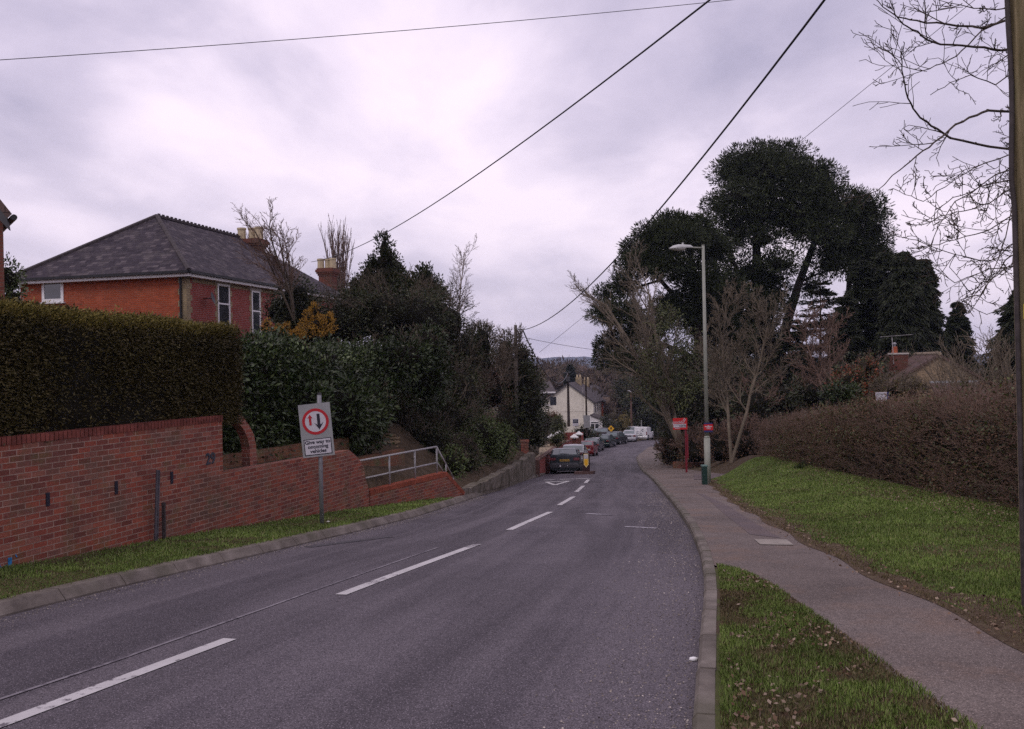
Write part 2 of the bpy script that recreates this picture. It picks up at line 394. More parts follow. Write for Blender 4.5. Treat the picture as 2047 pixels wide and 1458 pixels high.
M['concrete_wall'] = (lambda t: (t.col(t.mix(t.ramp(t.noise(1.6, 6, .7), [(.45, 0.0), (.62, .8)]), t.ramp(t.noise(5, 6, .7), [(.3, (.10, .085, .07)), (.55, (.19, .165, .135)), (.75, (.30, .27, .23))]), (.06, .055, .035))), t.bump(t.noise(9, 6, .7), .9, .03), t.m)[2])(NT('old concrete', .95, .1))
M['soil'] = (lambda t: (t.col(t.ramp(t.noise(4, 8, .7), [(.3, (.04, .032, .022)), (.5, (.075, .055, .036)), (.75, (.12, .09, .06))])), t.bump(t.noise(14, 6, .7), .9, .03), t.m)[2])(NT('soil', .95, .1))
M['litter_soil'] = (lambda t: (t.col(t.mix(t.ramp(t.noise(40, 3, .7), [(.45, 0.0), (.6, .8)]), t.ramp(t.noise(6, 8, .75), [(.3, (.045, .03, .02)), (.5, (.10, .065, .045)), (.72, (.16, .12, .085))]), (.14, .115, .07))), t.bump(t.noise(35, 6, .75), 1.0, .03), t.m)[2])(NT('leaf litter soil', .95, .1))
def grassbase(name, a, b, mud, thr):
    t = NT(name, .95, .1); c = t.ramp(t.noise(9, 7, .7), [(.3, a), (.7, b)])
    c = t.mix(t.ramp(t.noise(1.5, 6, .65), [(thr, 0.0), (thr+.09, 1.0)]), c, mud)
    t.col(c); t.bump(t.noise(30, 6, .7), .9, .03); return t.m
M['turf'] = grassbase('turf', (.06, .09, .022), (.10, .14, .036), (.085, .062, .04), .60)
M['turf_mud'] = grassbase('muddy turf', (.06, .075, .024), (.10, .105, .04), (.085, .062, .042), .52)
M['field'] = grassbase('distant field', (.07, .08, .035), (.11, .10, .055), (.10, .075, .05), .5)
M['blade'] = leafm('grass blades', [(.10, .15, .028), (.14, .21, .042), (.19, .26, .07), (.16, .22, .05), (.25, .24, .11)], .6, .2, .8)
M['fallen'] = leafm('fallen leaf', [(.09, .05, .03), (.19, .12, .08), (.32, .25, .19), (.14, .08, .05)], .8, .15)
M['hedge_clip'] = leafm('clipped hedge', [(.04, .034, .011), (.062, .053, .016), (.09, .074, .025), (.056, .04, .016)], .6, .2)
M['hedge_tip'] = leafm('sunlit hedge tips', [(.13, .12, .025), (.19, .16, .035), (.22, .165, .04), (.11, .10, .022)], .6, .25)  # olive new growth, with the sunlit top edge painted into its colour
M['laurel'] = leafm('laurel leaves', [(.014, .026, .007), (.026, .046, .012), (.04, .066, .018), (.06, .08, .025), (.018, .022, .008), (.03, .04, .012)], .42, .35)
M['laurel_tip'] = leafm('young laurel leaves', [(.07, .11, .03), (.10, .14, .04), (.12, .15, .05)], .35, .5)
M['holly'] = leafm('dark evergreen leaves', [(.013, .02, .007), (.022, .032, .010), (.035, .045, .015), (.055, .06, .022), (.05, .035, .018)], .45, .3)
M['pine'] = leafm('pine needles', [(.018, .026, .012), (.030, .040, .016), (.048, .060, .022), (.024, .026, .013)], .6, .2, .9)
M['cedar'] = leafm('cedar needles', [(.015, .019, .011), (.024, .03, .014), (.036, .042, .018)], .6, .2)
M['ivy'] = leafm('ivy leaves', [(.035, .045, .012), (.06, .072, .018), (.085, .095, .024), (.045, .05, .02)], .5, .35)
M['green_hedge'] = leafm('light green leaves', [(.05, .075, .02), (.08, .11, .03), (.06, .085, .022)], .5, .3)
M['gold'] = leafm('golden conifer', [(.22, .12, .02), (.34, .19, .028), (.42, .23, .035), (.26, .14, .03)], .6, .2)
M['brown_leaf'] = leafm('dead brown hedge leaves', [(.07, .038, .024), (.135, .078, .05), (.20, .125, .082), (.11, .05, .034), (.055, .058, .026)], .75, .2, .9)
M['redtip'] = leafm('red tipped leaves', [(.30, .06, .03), (.20, .08, .04), (.06, .07, .025), (.10, .11, .04)], .45, .3)
M['olive'] = leafm('olive shrub', [(.09, .075, .03), (.14, .11, .04), (.18, .14, .05)], .7, .2)
M['rust'] = leafm('rust shrub', [(.11, .045, .02), (.16, .07, .03), (.07, .05, .02)], .7, .2)
M['far_wood'] = leafm('winter woodland', [(.085, .06, .05), (.12, .085, .068), (.10, .08, .055), (.07, .06, .045)], .8, .1, .06)
M['far_hill'] = leafm('hill woodland', [(.04, .05, .045), (.055, .06, .05), (.05, .05, .045)], .9, .05, .01)
def barkm(name, a, b, sc=6):
    t = NT(name, .9, .15); t.col(t.ramp(t.noise(sc, 6, .65, scl=(1, 1, .25)), [(.3, a), (.7, b)])); t.bump(t.noise(sc*3, 5, .6, scl=(1, 1, .2)), .7, .02); return t.m
M['bark'] = barkm('grey brown bark', (.07, .055, .042), (.14, .115, .085))
M['core'] = leafm('painted inner shade', [(.010, .010, .007), (.016, .014, .010)], .9, .05, 3)  # near-black filler: the shaded depth of the foliage put into colour
M['bark_dark'] = barkm('dark pine bark', (.025, .018, .014), (.06, .045, .035))
M['bark_green'] = barkm('lichened bark', (.10, .083, .06), (.22, .18, .135))
M['twig_red'] = barkm('reddish twigs', (.10, .065, .05), (.23, .155, .12))
M['bark_pale'] = barkm('pale birch bark', (.17, .14, .125), (.34, .29, .26))
M['bark_near'] = barkm('near twig bark', (.04, .03, .024), (.10, .08, .062), 20)
M['pole_wood'] = (lambda t: (t.col(t.mix(t.ramp(t.noise(3, 5, .6, scl=(1, 1, .3)), [(.5, 0.0), (.7, .6)]), t.ramp(t.noise(18, 6, .7, scl=(1, 1, .06)), [(.3, (.07, .055, .03)), (.5, (.19, .15, .085)), (.72, (.33, .27, .16))]), (.09, .105, .035))), t.bump(t.noise(30, 6, .7, scl=(1, 1, .05)), .9, .02), t.m)[2])(NT('weathered pole timber', .9, .15))
M['pole_dark'] = barkm('creosoted pole', (.03, .022, .018), (.06, .045, .038))
M['pole_red'] = barkm('red brown pole', (.12, .07, .055), (.18, .11, .09))
M['render'] = plain('cream render', (.66, .62, .53), .85, .2, var=.1, scale=2, bump=.2)
M['white'] = plain('white paint', (.72, .70, .70), .5, .4, var=.05)
M['stone'] = plain('pale lintel stone', (.45, .42, .38), .8, .2, var=.12)
M['upvc'] = plain('white frame', (.78, .77, .78), .35, .5, var=.04)
M['black'] = plain('black plastic', (.012, .012, .014), .45, .4)
M['dark_grey'] = plain('dark grey', (.05, .05, .055), .55, .4)
M['grey_metal'] = plain('galvanised steel', (.22, .22, .235), .5, .5, .3, bump=.05)
M['rail'] = plain('grey railing paint', (.30, .29, .29), .5, .4, var=.25, scale=14)
M['lamp_post'] = plain('pale green grey column', (.27, .28, .235), .55, .4, var=.12, scale=3)
M['lamp_head'] = plain('lamp head grey', (.42, .43, .41), .45, .4)
M['diffuser'] = plain('lamp bowl', (.5, .5, .47), .2, .6)
M['sign_grey'] = plain('sign backing grey', (.27, .275, .28), .55, .4, var=.12, scale=4)
M['sign_white'] = plain('sign white', (.52, .50, .54), .5, .4, var=.05)
M['sign_red'] = plain('sign red', (.42, .012, .02), .5, .4, var=.08)
M['sign_black'] = plain('sign black', (.012, .010, .022), .5, .4, var=.05)
M['red_board'] = plain('red board', (.50, .018, .02), .5, .4, var=.08)
M['red_batten'] = plain('red batten', (.20, .02, .032), .6, .3)
M['blue_board'] = plain('dark blue board', (.02, .025, .12), .5, .4)
M['navy'] = plain('navy', (.015, .02, .05), .5, .4)
M['yellow'] = plain('sign yellow', (.78, .42, .02), .5, .4, var=.05)
M['yellow_old'] = plain('old yellow plate', (.42, .34, .05), .6, .4, var=.2, scale=9)
M['green_cab'] = plain('dark green cabinet', (.012, .042, .034), .45, .5)
M['graffiti'] = plain('blue spray paint', (.03, .17, .38), .7, .2, var=.5, scale=20)
M['rust_steel'] = plain('rusty dark steel', (.045, .035, .035), .7, .4, var=.4, scale=15)
M['blue_steel'] = plain('blue grey steel', (.075, .068, .078), .6, .4, var=.4, scale=9)
M['terracotta'] = plain('terracotta pot', (.32, .085, .04), .8, .2)
M['pot'] = plain('buff chimney pot', (.46, .38, .25), .8, .2)
M['sand_path'] = plain('sandy path', (.30, .24, .17), .9, .1, var=.15, scale=3, bump=.3)
M['rot_wood'] = plain('stacked old timber', (.20, .15, .09), .9, .1, var=.4, scale=8, bump=.4)
M['cable'] = plain('black cable', (.015, .014, .016), .5, .3)
M['wire_thin'] = plain('grey wire', (.09, .085, .10), .5, .3)
M['tyre'] = plain('tyre rubber', (.012, .012, .012), .85, .2)
M['rim'] = plain('wheel rim', (.30, .30, .31), .35, .5, .6)
M['lamp_red'] = plain('tail lamp red', (.15, .010, .015), .2, .6)
M['plate'] = plain('number plate yellow', (.62, .38, .06), .4, .4, var=.05)
M['litter'] = plain('white litter', (.75, .74, .74), .7, .2)
def glassm(name, c, rough=.06):
    t = NT(name, rough, .8); t.col(t.ramp(t.noise(2, 3), [(.35, tuple(x*.5 for x in c)), (.7, c)])); t.b.inputs['Coat Weight'].default_value = .6; return t.m
M['glass'] = glassm('window glass', (.05, .055, .065))
M['car_glass'] = glassm('car glass', (.10, .145, .15))  # pale teal base carries the sky's reflection as painted colour
def paintm(name, c, metal=.3):
    t = NT(name, .35, .4, metal); t.col(t.ramp(t.noise(3, 3), [(.3, tuple(x*.85 for x in c)), (.7, c)])); t.b.inputs['Coat Weight'].default_value = .3
    t.b.inputs['Coat Roughness'].default_value = .08; return t.m

# ------------------------------------------------------------------ plan of the street
def smooth_curve(ys, xs, lo, hi, win=1.2):
    y = np.arange(lo-6, hi+6, .1); x = np.interp(y, ys, xs)
    sl0 = (xs[1]-xs[0])/(ys[1]-ys[0]); x = np.where(y < ys[0], xs[0]+(y-ys[0])*sl0, x)
    k = np.hanning(int(win*20)+1); k /= k.sum(); h = len(k)//2
    x2 = np.convolve(np.pad(x, h, mode='reflect', reflect_type='odd'), k, mode='valid')
    return lambda q: np.interp(q, y, x2)
LKp = [(-6.3, 3), (-4.85, 8.2), (-4.23, 10.4), (-3.54, 12.5), (-2.75, 15.2), (-2.08, 18.3), (-1.4, 23.3), (-.34, 31.1), (1.1, 42), (2.03, 51.4), (3.41, 66.5), (5.94, 87.2), (8.68, 98.9), (10.81, 103.5), (13.09, 108.5), (17, 113), (24, 117), (60, 128)]
RKp = [(-.55, -2), (.97, 5.02), (1.35, 6.68), (1.88, 8.98), (2.28, 11.08), (2.8, 14.48), (3.61, 20.58), (4.83, 30.66), (6.12, 41.74), (8.11, 58.8), (9.77, 72), (11.59, 83.2), (14.25, 95.4), (16.78, 102), (22, 106), (60, 117)]
LK = smooth_curve([p[1] for p in LKp], [p[0] for p in LKp], -8, 125)
RK = smooth_curve([p[1] for p in RKp], [p[0] for p in RKp], -8, 113)
WX = smooth_curve([-5, 20.5, 24.5, 29.1, 42, 60, 80, 100, 113, 125], [-6.12-.3*16.18, -3.32, -1.45, -.48, 1.0, 2.4, 4.9, 8.0, 14.5, 20], -8, 125, .3)
PRc = smooth_curve([-5, 4, 6.3, 8, 9.4, 13.3, 18.7, 27.9, 32, 36, 60, 80, 100], [2.9, 3.4, 3.5, 3.56, 3.6, 3.95, 4.6, 6.1, 6.9, 8.5, 9.8, 12.5, 18], -8, 120)
PLc = smooth_curve([-5, 4.6, 6, 7.5, 8.7, 9.3, 9.75, 9.95], [2.2, 2.3, 2.34, 2.38, 2.42, 2.36, 2.25, 2.12], -8, 10, .2)
HBc = smooth_curve([-5, 8, 14, 18.5, 24, 34, 40, 120], [5.9, 7.2, 7.85, 8.43, 8.9, 9.0, 10.5, 30], -8, 120)
def riseR(Y): return np.interp(Y, [0, 8, 14, 18.5, 24, 31, 34, 36, 45, 60, 120], [.05, .06, .12, .17, .34, .7, .8, .75, .8, .8, .5])
TL = ([-5, 8, 15, 16, 20, 25, 41, 60, 80, 110, 150], [.9, .9, .6, -.15, -.25, -1.75, -2.5, -4.0, -5.3, -7.4, -9.4])
GD = ([-5, 40, 60, 85, 110, 150, 200], [.6, .25, -1.2, -4, -6.9, -9.4, -11])
def ground_z(X, Y):
    X = float(X); Y = float(Y); p = float(prof(Y)); Yc = min(Y, 113)
    if Y > 112: return p
    wx, lk, rk, pr, hb = WX(Yc), LK(Yc), RK(Yc), PRc(Yc), HBc(Yc)
    if X < wx:
        t = min(1, (wx-X)/4); t = t*t*(3-2*t); return interp(Y, *TL)*(1-t)+interp(Y, *GD)*t
    if X < lk: return p+.10
    if X < rk: return p
    if X < pr: return p+.11
    t = min(1, (X-pr)/max(.5, hb-pr)); t = t*t*(3-2*t); return p+.11+float(riseR(Y))*t

YS = np.concatenate([np.arange(-6, 40, .5), np.arange(40, 113, 1.5)])
def build_ground():
    rows = []
    for Y in YS:
        wx, lk, rk, pr, hb = WX(Y), LK(Y), RK(Y), PRc(Y), HBc(Y)
        hb = max(hb, pr+.6)
        cols = [(-900, None), (-120, None), (-40, None), (-16, None), (wx-4, None), (wx-3, None), (wx-2, None), (wx-1, None), (wx-.24, None), (wx-.2, 'lo'), (lk-.25, 'lo'), (lk-.12, 'road'),
                (rk+.12, 'road'), (rk+.25, 'rp'), (pr, 'rp'), (pr+(hb-pr)*.25, None), (pr+(hb-pr)*.5, None), (pr+(hb-pr)*.75, None), (hb, None), (hb+8, None), (hb+40, None), (hb+150, None), (900, None)]
        r = []
        for X, k in cols:
            p = float(prof(Y))
            z = {'lo': p+.04, 'road': p-.06, 'rp': p+.06}.get(k) if k else ground_z(X, Y)-.04
            r.append((X, Y, z))
        rows.append(r)
    last = rows[-1]
    for Y in list(np.arange(113, 140, 6))+[140, 170, 200, 260, 350, 500, 800, 1200, 2000, 4000, 9000]:
        p = float(prof(min(Y, 490))) - (0 if Y < 500 else min(14, (Y-500)*.01))
        rows.append([(c[0] if abs(c[0]) > 800 else c[0], Y, p-.06) for c in last])
    for i in (0,):
        rows.insert(0, [(c[0], -400, c[2]+12) for c in rows[0]])
    V = np.array(rows).reshape(-1, 3); nr, nc = len(rows), len(rows[0])
    V[:, 0] = np.where(np.abs(V[:, 0]) > 800, np.sign(V[:, 0])*6000, V[:, 0])
    i = (np.arange(nr-1)[:, None]*nc+np.arange(nc-1)[None]).ravel()
    Fc = np.stack([i, i+1, i+1+nc, i+nc], 1)
    ys = V[Fc[:, 0], 1]; mi = np.where(ys > 200, 1, 0)
    o = nmesh('ground', V, Fc, [M['soil'], M['field']], smooth=False, matidx=mi); tag(o, kind='structure')
build_ground()

def sheet(name, fa, fb, zf, mat, y0, y1, dy=.5, nc=2, label=None, lift=.0):
    ys = np.arange(y0, y1+1e-6, dy); V = []; UV = []; s = 0
    for j, y in enumerate(ys):
        a, b = float(fa(y)), float(fb(y))
        if j: s += math.hypot(dy, a-pa)
        pa = a
        for k in range(nc+1):
            x = a+(b-a)*k/nc; V.append((x, y, zf(x, y)+lift)); UV.append((x-a, s))
    n = nc+1; i = (np.arange(len(ys)-1)[:, None]*n+np.arange(nc)[None]).ravel()
    o = nmesh(name, V, np.stack([i, i+1, i+1+n, i+n], 1), mat, smooth=True, uv=UV); return tag(o, kind='structure')
# road: left and right kerb lines paired along the way so that it can turn at the bend
def build_road():
    t = np.linspace(0, 1, 260)
    L = []; Rr = []
    for y in np.arange(-5, 96, .5):
        L.append((float(LK(y)), y)); Rr.append((float(RK(y)), y))
    L += [(8.8, 99), (10.8, 103.5), (13, 108), (16.5, 112.5), (24, 117), (42, 122), (60, 128)]
    Rr += [(15.2, 98), (16.3, 100.5), (18, 103), (20.5, 105), (26, 107.5), (44, 112), (60, 117)]
    V = []; UV = []; s = 0
    nc = 12
    for i, (a, b) in enumerate(zip(L, Rr)):
        if i: s += math.hypot(a[0]-pa[0], a[1]-pa[1])
        pa = a
        for k in range(nc+1):
            f = k/nc; x = a[0]+(b[0]-a[0])*f; y = a[1]+(b[1]-a[1])*f
            V.append((x, y, float(prof(y))+.03*(1-(2*f-1)**2))); UV.append((f*6.5, s))
    n = nc+1; i = (np.arange(len(L)-1)[:, None]*n+np.arange(nc)[None]).ravel()
    tag(nmesh('road', V, np.stack([i, i+1, i+1+n, i+n], 1), M['asphalt'], smooth=True, uv=UV), kind='structure')
build_road()
def road_z(x, y):
    f = (x-float(LK(y)))/(float(RK(y))-float(LK(y))); f = min(1, max(0, f))
    return float(prof(y))+.03*(1-(2*f-1)**2)

def kerb(name, fx, side, y0, y1, top=.12, w=.15, chamfer=.07):
    """separate kerb stones with open joints; side +1 = pavement lies to the right"""
    mb = MB(); y = y0; k = random.Random(3)
    while y < y1:
        L = .9; x0 = float(fx(y)); dx = float(fx(y+.5))-x0; ln = math.hypot(dx, .5); ty = .5/ln*L
        x1 = float(fx(y+ty)); d = Vector((x1-x0, ty, 0)).normalized(); nrm = Vector((d.y, -d.x, 0))*side
        j = k.uniform(-.003, .003); g = .009; pts = []
        for (yy, xx, sg) in ((y, x0, 1), (y+ty, x1, -1)):
            z = float(prof(yy)); o = Vector((xx, yy, z+j*.6))+d*g*sg*.5+nrm*j
            pr = [o+Vector((0, 0, -.15)), o+Vector((0, 0, top-chamfer)), o+nrm*chamfer*.8+Vector((0, 0, top)), o+nrm*(w+chamfer*.8)+Vector((0, 0, top)), o+nrm*(w+chamfer*.8)+Vector((0, 0, -.15))]
            pts.append(pr)
        n = 5; mb.solid(pts[0]+pts[1], [(0, 1, 2, 3, 4), (9, 8, 7, 6, 5)]+[(i, (i+1) % n, n+(i+1) % n, n+i) for i in range(n)])
        y += ty
    return tag(mb.build(name, M['kerb'], bevel=.005), kind='structure')
kerb('kerb', LK, -1, -3, 41, .12, .16, .10)
kerb('kerb', RK, 1, -3, 60, .115, .095, .03)
kerb('kerb', RK, 1, 60.3, 96, .1, .1, .04)
kerb('kerb', LK, -1, 41.5, 99, .12, .12, .04)

BK = .19
pav_l = lambda y: (PLc(y) if y < 9.95 else RK(y)+.13)
sheet('pavement', lambda y: float(PLc(min(y, 9.9)))-.03 if y < 9.93 else float(RK(y))+.112, lambda y: float(PRc(y)), lambda x, y: float(prof(y))+.105, M['path'], -5, 96, .25, 4)
sheet('verge', lambda y: float(RK(y))+.112, lambda y: float(PLc(y)), lambda x, y: float(prof(y))+.108+.003*math.sin(x*5+y*3), M['turf_mud'], -5, 9.95, .25, 6)
sheet('verge', lambda y: float(WX(y))+.02, lambda y: float(LK(y))-.19, lambda x, y: float(prof(y))+.115, M['turf'], -5, 23.4, .3, 4)
sheet('pavement', lambda y: float(WX(y))+.02, lambda y: float(LK(y))-.16, lambda x, y: float(prof(y))+.11, M['path'], 23.45, 98, .5, 2)
sheet('grass_bank', lambda y: float(PRc(y))+.08, lambda y: float(HBc(y))+.3, lambda x, y: ground_z(x, y)+.01, M['turf'], -5, 32.8, .4, 8)
sheet('soil_edge', lambda y: float(PRc(y))-.06-.05*math.sin(y*2.3), lambda y: float(PRc(y))+.22+.10*math.sin(y*1.9)+.08*math.sin(y*5.1+1)+(.25 if y < 8 else 0), lambda x, y: ground_z(x, y)+.018*min(1, max(0, (x-float(PRc(y)))/.1)), M['litter_soil'], -4, 31, .2, 3)
def side_road():
    mb = MB(); z = lambda y: float(prof(y))+.118
    def q(a, b, c, d): mb.face([Vector((x, y, z(y))) for x, y in (a, b, c, d)])
    q((6.3, 31.6), (9.2, 33.6), (9.4, 37.2), (7.4, 37.2)); q((9.2, 33.6), (16, 35.5), (16, 39.2), (9.4, 37.2))
    tag(mb.build('driveway', M['path_patch']), kind='structure')
side_road()

# footpath repairs, cover and stains
def decal(name, pts, mat, zf, lift, kind='structure'):
    """flat sheet following the surface: fan of a pixel-free XY polygon"""
    mb = MB(); mb.face([Vector((x, y, zf(x, y)+lift)) for x, y in pts]); return tag(mb.build(name, mat), kind=kind)
pz = lambda x, y: float(prof(y))+.105
def gxy(px, py, dz=0): g = G(px, py, dz); return (g.x, g.y)
def strip(name, pl, pr_, mat, zf, lift):
    mb = MB(); n = len(pl)
    for i in range(n-1):
        for s in range(4):
            def P(a, b, t): return (a[0]+(b[0]-a[0])*t, a[1]+(b[1]-a[1])*t)
            qs = [P(pl[i], pl[i+1], s/4), P(pr_[i], pr_[i+1], s/4), P(pr_[i], pr_[i+1], (s+1)/4), P(pl[i], pl[i+1], (s+1)/4)]
            mb.face([Vector((x, y, zf(x, y)+lift)) for x, y in qs])
    return tag(mb.build(name, mat), kind='structure')
strip('path_repair', [gxy(1500, 1070, .1), gxy(1455, 1035, .1), gxy(1420, 1003, .1), gxy(1390, 985, .1)], [gxy(1560, 1077, .1), gxy(1500, 1042, .1), gxy(1452, 1010, .1), gxy(1408, 990, .1)], M['path_patch'], pz, .004)
mb = MB(); cv = [gxy(1507, 1080, .1), gxy(1573, 1081, .1), gxy(1587, 1092, .1), gxy(1520, 1091, .1)]
mb.face([Vector((x, y, pz(x, y)+.009)) for x, y in cv[::-1]])
tag(mb.build('manhole_cover', plain('cover concrete', (.27, .24, .21), .85, .2)), 'pale rectangular access cover set into the footpath', 'manhole cover')

# centre line, give-way marking, faded cross marks
def road_mark(name, pts, mat, n=6):
    (a, b, c, d) = pts; mb = MB()
    for i in range(n):
        f = lambda p, q, t: (p[0]+(q[0]-p[0])*t, p[1]+(q[1]-p[1])*t)
        qs = [f(a, d, i/n), f(b, c, i/n), f(b, c, (i+1)/n), f(a, d, (i+1)/n)]
        mb.face([Vector((x, y, road_z(x, y)+.006)) for x, y in qs])
    return mb
def mark_world(p0, p1, w, mat=None):
    d = Vector((p1[0]-p0[0], p1[1]-p0[1])).normalized(); n = Vector((d.y, -d.x))*w/2
    return road_mark('m', [(p0[0]-n.x, p0[1]-n.y), (p0[0]+n.x, p0[1]+n.y), (p1[0]+n.x, p1[1]+n.y), (p1[0]-n.x, p1[1]-n.y)], None)
def merge(mbs):
    o = MB()
    for m in mbs: 
        k = len(o.v); o.v += m.v; o.f += [tuple(k+i for i in f) for f in m.f]; o.m += m.m
    return o
cl = [((-3.1, 2.9), (-2.30, 7.2)), ((-1.76, 9.0), (-.55, 12.9)), ((-.10, 14.82), (.73, 18.7)), ((1.03, 20.9), (1.6, 24.4)), ((1.83, 26.8), (2.33, 30.5)), ((2.57, 32.6), (2.95, 35.9))]
cl[0] = ((-3.72, 3.3), (-2.30, 7.2))
for i, (a, b) in enumerate(cl):
    tag(mark_world(a, b, .125).build('road_marking', M['paint']), kind='structure')
gm = [mark_world((1.2, 36.8), (1.65, 36.85), .34), mark_world((1.85, 36.9), (2.45, 37.0), .34), mark_world((2.5, 37.05), (3.15, 37.2), .34)]
tri = [(1.22, 34.5), (2.12, 34.9), (1.42, 31.6)]
for i in range(3): gm.append(mark_world(tri[i], tri[(i+1) % 3], (.4, .15, .15)[i]))
tag(merge(gm).build('give_way_marking', M['paint']), kind='structure')
for a, b in (((1173, 1030), (1222, 1033)), ((1250, 1056), (1312, 1058)), ((1290, 1012), (1320, 1013)), ((1252, 917), (1268, 917))):
    tag(mark_world(gxy(*a), gxy(*b), .13).build('faded_marking', M['paint_worn']), kind='structure')
sm = [(-3.9, 4.2), (-2.95, 6.6), (-2.35, 8.4), (-1.75, 10.4), (-1.1, 12.6)]
tag(merge([mark_world(a, b, .035) for a, b in zip(sm[:-1], sm[1:])]).build('road_seam', wornpaint('worn road seam', (.22, .20, .22), .95, (.094, .082, .097))), kind='structure')
tag(mark_world((-3.05, 13.2), (-2.0, 14.3), .22).build('road_patch', M['patch']), kind='structure')

# ------------------------------------------------------------------ grass, leaves, litter (stuff)
def scatter(fa, fb, y0, y1, dens, zf, fall=8.0):
    A_ = []; n = int((y1-y0)*6*dens); y = rng.uniform(y0, y1, n)
    keep = rng.uniform(0, 1, n) < np.clip((fall/np.maximum(y, 1))**1.5, .05, 1); y = y[keep]
    a = np.array([float(fa(v)) for v in y]) if len(y) < 2000 else np.interp(y, np.arange(y0, y1+.2, .1), [float(fa(v)) for v in np.arange(y0, y1+.2, .1)])
    b = np.interp(y, np.arange(y0, y1+.2, .1), [float(fb(v)) for v in np.arange(y0, y1+.2, .1)])
    x = a+rng.uniform(0, 6, len(y)); k = x < b; x, y = x[k], y[k]
    z = np.array([zf(u, v) for u, v in zip(x, y)]); return np.stack([x, y, z], 1)
def blades(P, h, w, thin=None):
    n = len(P); az = rng.uniform(0, 6.283, n); hh = h*rng.uniform(.5, 1.25, n); lean = rng.uniform(.1, .75, n)*hh; sc_ = w*np.clip(P[:, 1]/7, .9, 3)
    t = np.stack([np.cos(az), np.sin(az), 0*az], 1); s = np.stack([-np.sin(az), np.cos(az), 0*az], 1)*(sc_/2)[:, None]
    tip = P+t*lean[:, None]; tip[:, 2] += hh; mid = P+t*(lean*.35)[:, None]; mid[:, 2] += hh*.6
    V = np.stack([P-s, P+s, mid+s*.8, tip, mid-s*.8], 1).reshape(-1, 3)
    return V, np.arange(n*5).reshape(-1, 5)
def grassy():
    va = scatter(lambda y: float(RK(y))+.15, lambda y: float(PLc(min(y, 9.9)))+.04, 3.6, 9.95, 6500, lambda x, y: float(prof(y))+.11, 9)
    k = fnoise(va, 5, 1.9); thA = va[fnoise(va, 5, 1.9) < .56]; va = va[rng.uniform(.32, .72, len(va)) < k]
    vb = scatter(lambda y: float(PRc(y))-.03, lambda y: float(HBc(y))+.1, 5, 32, 2600, lambda x, y: ground_z(x, y)+.01, 9)
    k = fnoise(vb, 7, 1.1); e = np.array([u-float(PRc(v)) for u, v in zip(vb[:, 0], vb[:, 1])]); hh = np.array([float(HBc(v))-u for u, v in zip(vb[:, 0], vb[:, 1])]); thB = vb[(k < .42)|(e < .45)|(hh < .6)]; thB = thB[rng.uniform(0, 1, len(thB)) < .6]
    vb = vb[(rng.uniform(.15, .55, len(vb)) < k*np.clip(.1+e*1.6, .12, 1.25))]
    vc = scatter(lambda y: float(WX(y))+.03, lambda y: float(LK(y))-.17, 6, 23.4, 2600, lambda x, y: float(prof(y))+.11, 9)
    k = fnoise(vc, 9, 1.3); thC = vc[k < .5]; vc = vc[rng.uniform(.25, .60, len(vc)) < k]
    V, Fc = blades(np.concatenate([thA, thB, thC]), .020, .007); tag(nmesh('dead_grass', V, Fc, leafm('dead grass and moss', [(.10, .075, .04), (.16, .12, .07), (.09, .09, .03), (.22, .17, .11), (.07, .05, .032)], .9, .05, 1.2)), 'brown matted dead grass and moss in the thin places of the verges', 'grass', kind='stuff')
    for nm, P, h in (('grass', va, .038), ('grass', vb, .036), ('grass', vc, .045)):
        V, Fc = blades(P, h, .006); o = nmesh(nm, V, Fc, M['blade'])
        tag(o, {0: 'short patchy grass on the verge between kerb and footpath', 1: 'green mown grass on the bank below the brown hedge', 2: 'green grass strip between brick wall and kerb'}[[id(va), id(vb), id(vc)].index(id(P))], 'grass', kind='stuff')
grassy()
def fallen():
    P = scatter(lambda y: float(RK(y))+.2, lambda y: float(PLc(min(y, 9.9))), 3.6, 9.8, 300, lambda x, y: float(prof(y))+.13, 9)
    k = fnoise(P, 21, 1.5); P = P[k > .56]
    P2 = scatter(lambda y: float(PRc(y)), lambda y: float(HBc(y))+.3, 4, 30, 10, lambda x, y: ground_z(x, y)+.04, 14)
    e = np.array([u-float(PRc(v)) for u, v in zip(P2[:, 0], P2[:, 1])]); hb = np.array([float(HBc(v))-u for u, v in zip(P2[:, 0], P2[:, 1])])
    P2 = P2[(rng.uniform(0, 1, len(P2)) < .12)|(e < .35)|(hb < 1.0)]
    P3 = scatter(lambda y: float(PRc(y))-.2, lambda y: float(PRc(y))+.5, 4, 26, 60, lambda x, y: ground_z(x, y)+.02, 10)
    P3 = np.concatenate([P3, scatter(lambda y: float(HBc(y))-1.2, lambda y: float(HBc(y))+.2, 6, 30, 120, lambda x, y: ground_z(x, y)+.03, 14)])
    P = np.concatenate([P, P2, P3]); ax = unit(len(P)); ax[:, 2] = np.abs(ax[:, 2])*.35
    V, Fc = leaves(P, ax, .034, .6); tag(nmesh('fallen_leaves', V, Fc, M['fallen']), 'brown fallen leaves scattered on the grass', 'leaves', kind='stuff')
    # grit and small stones swept against the kerbs
    n = 11000; y = rng.uniform(3, 26, n)**1.0; side = rng.uniform(0, 1, n) < .6
    x = np.where(side, np.array([float(RK(v)) for v in y])-np.abs(rng.normal(0, .42, n))-.03, np.array([float(LK(v)) for v in y])+np.abs(rng.normal(0, .18, n))+.03)
    P = np.stack([x, y, np.array([road_z(a, b) for a, b in zip(x, y)])+.004], 1)
    V, Fc = leaves(P, unit(n)*[1, 1, .15], .013, .8); tag(nmesh('grit', V, Fc, leafm('grit', [(.1, .08, .07), (.3, .26, .22), (.45, .4, .36)], .9, .1)), 'pale grit along the kerbs', 'grit', kind='stuff')
fallen()
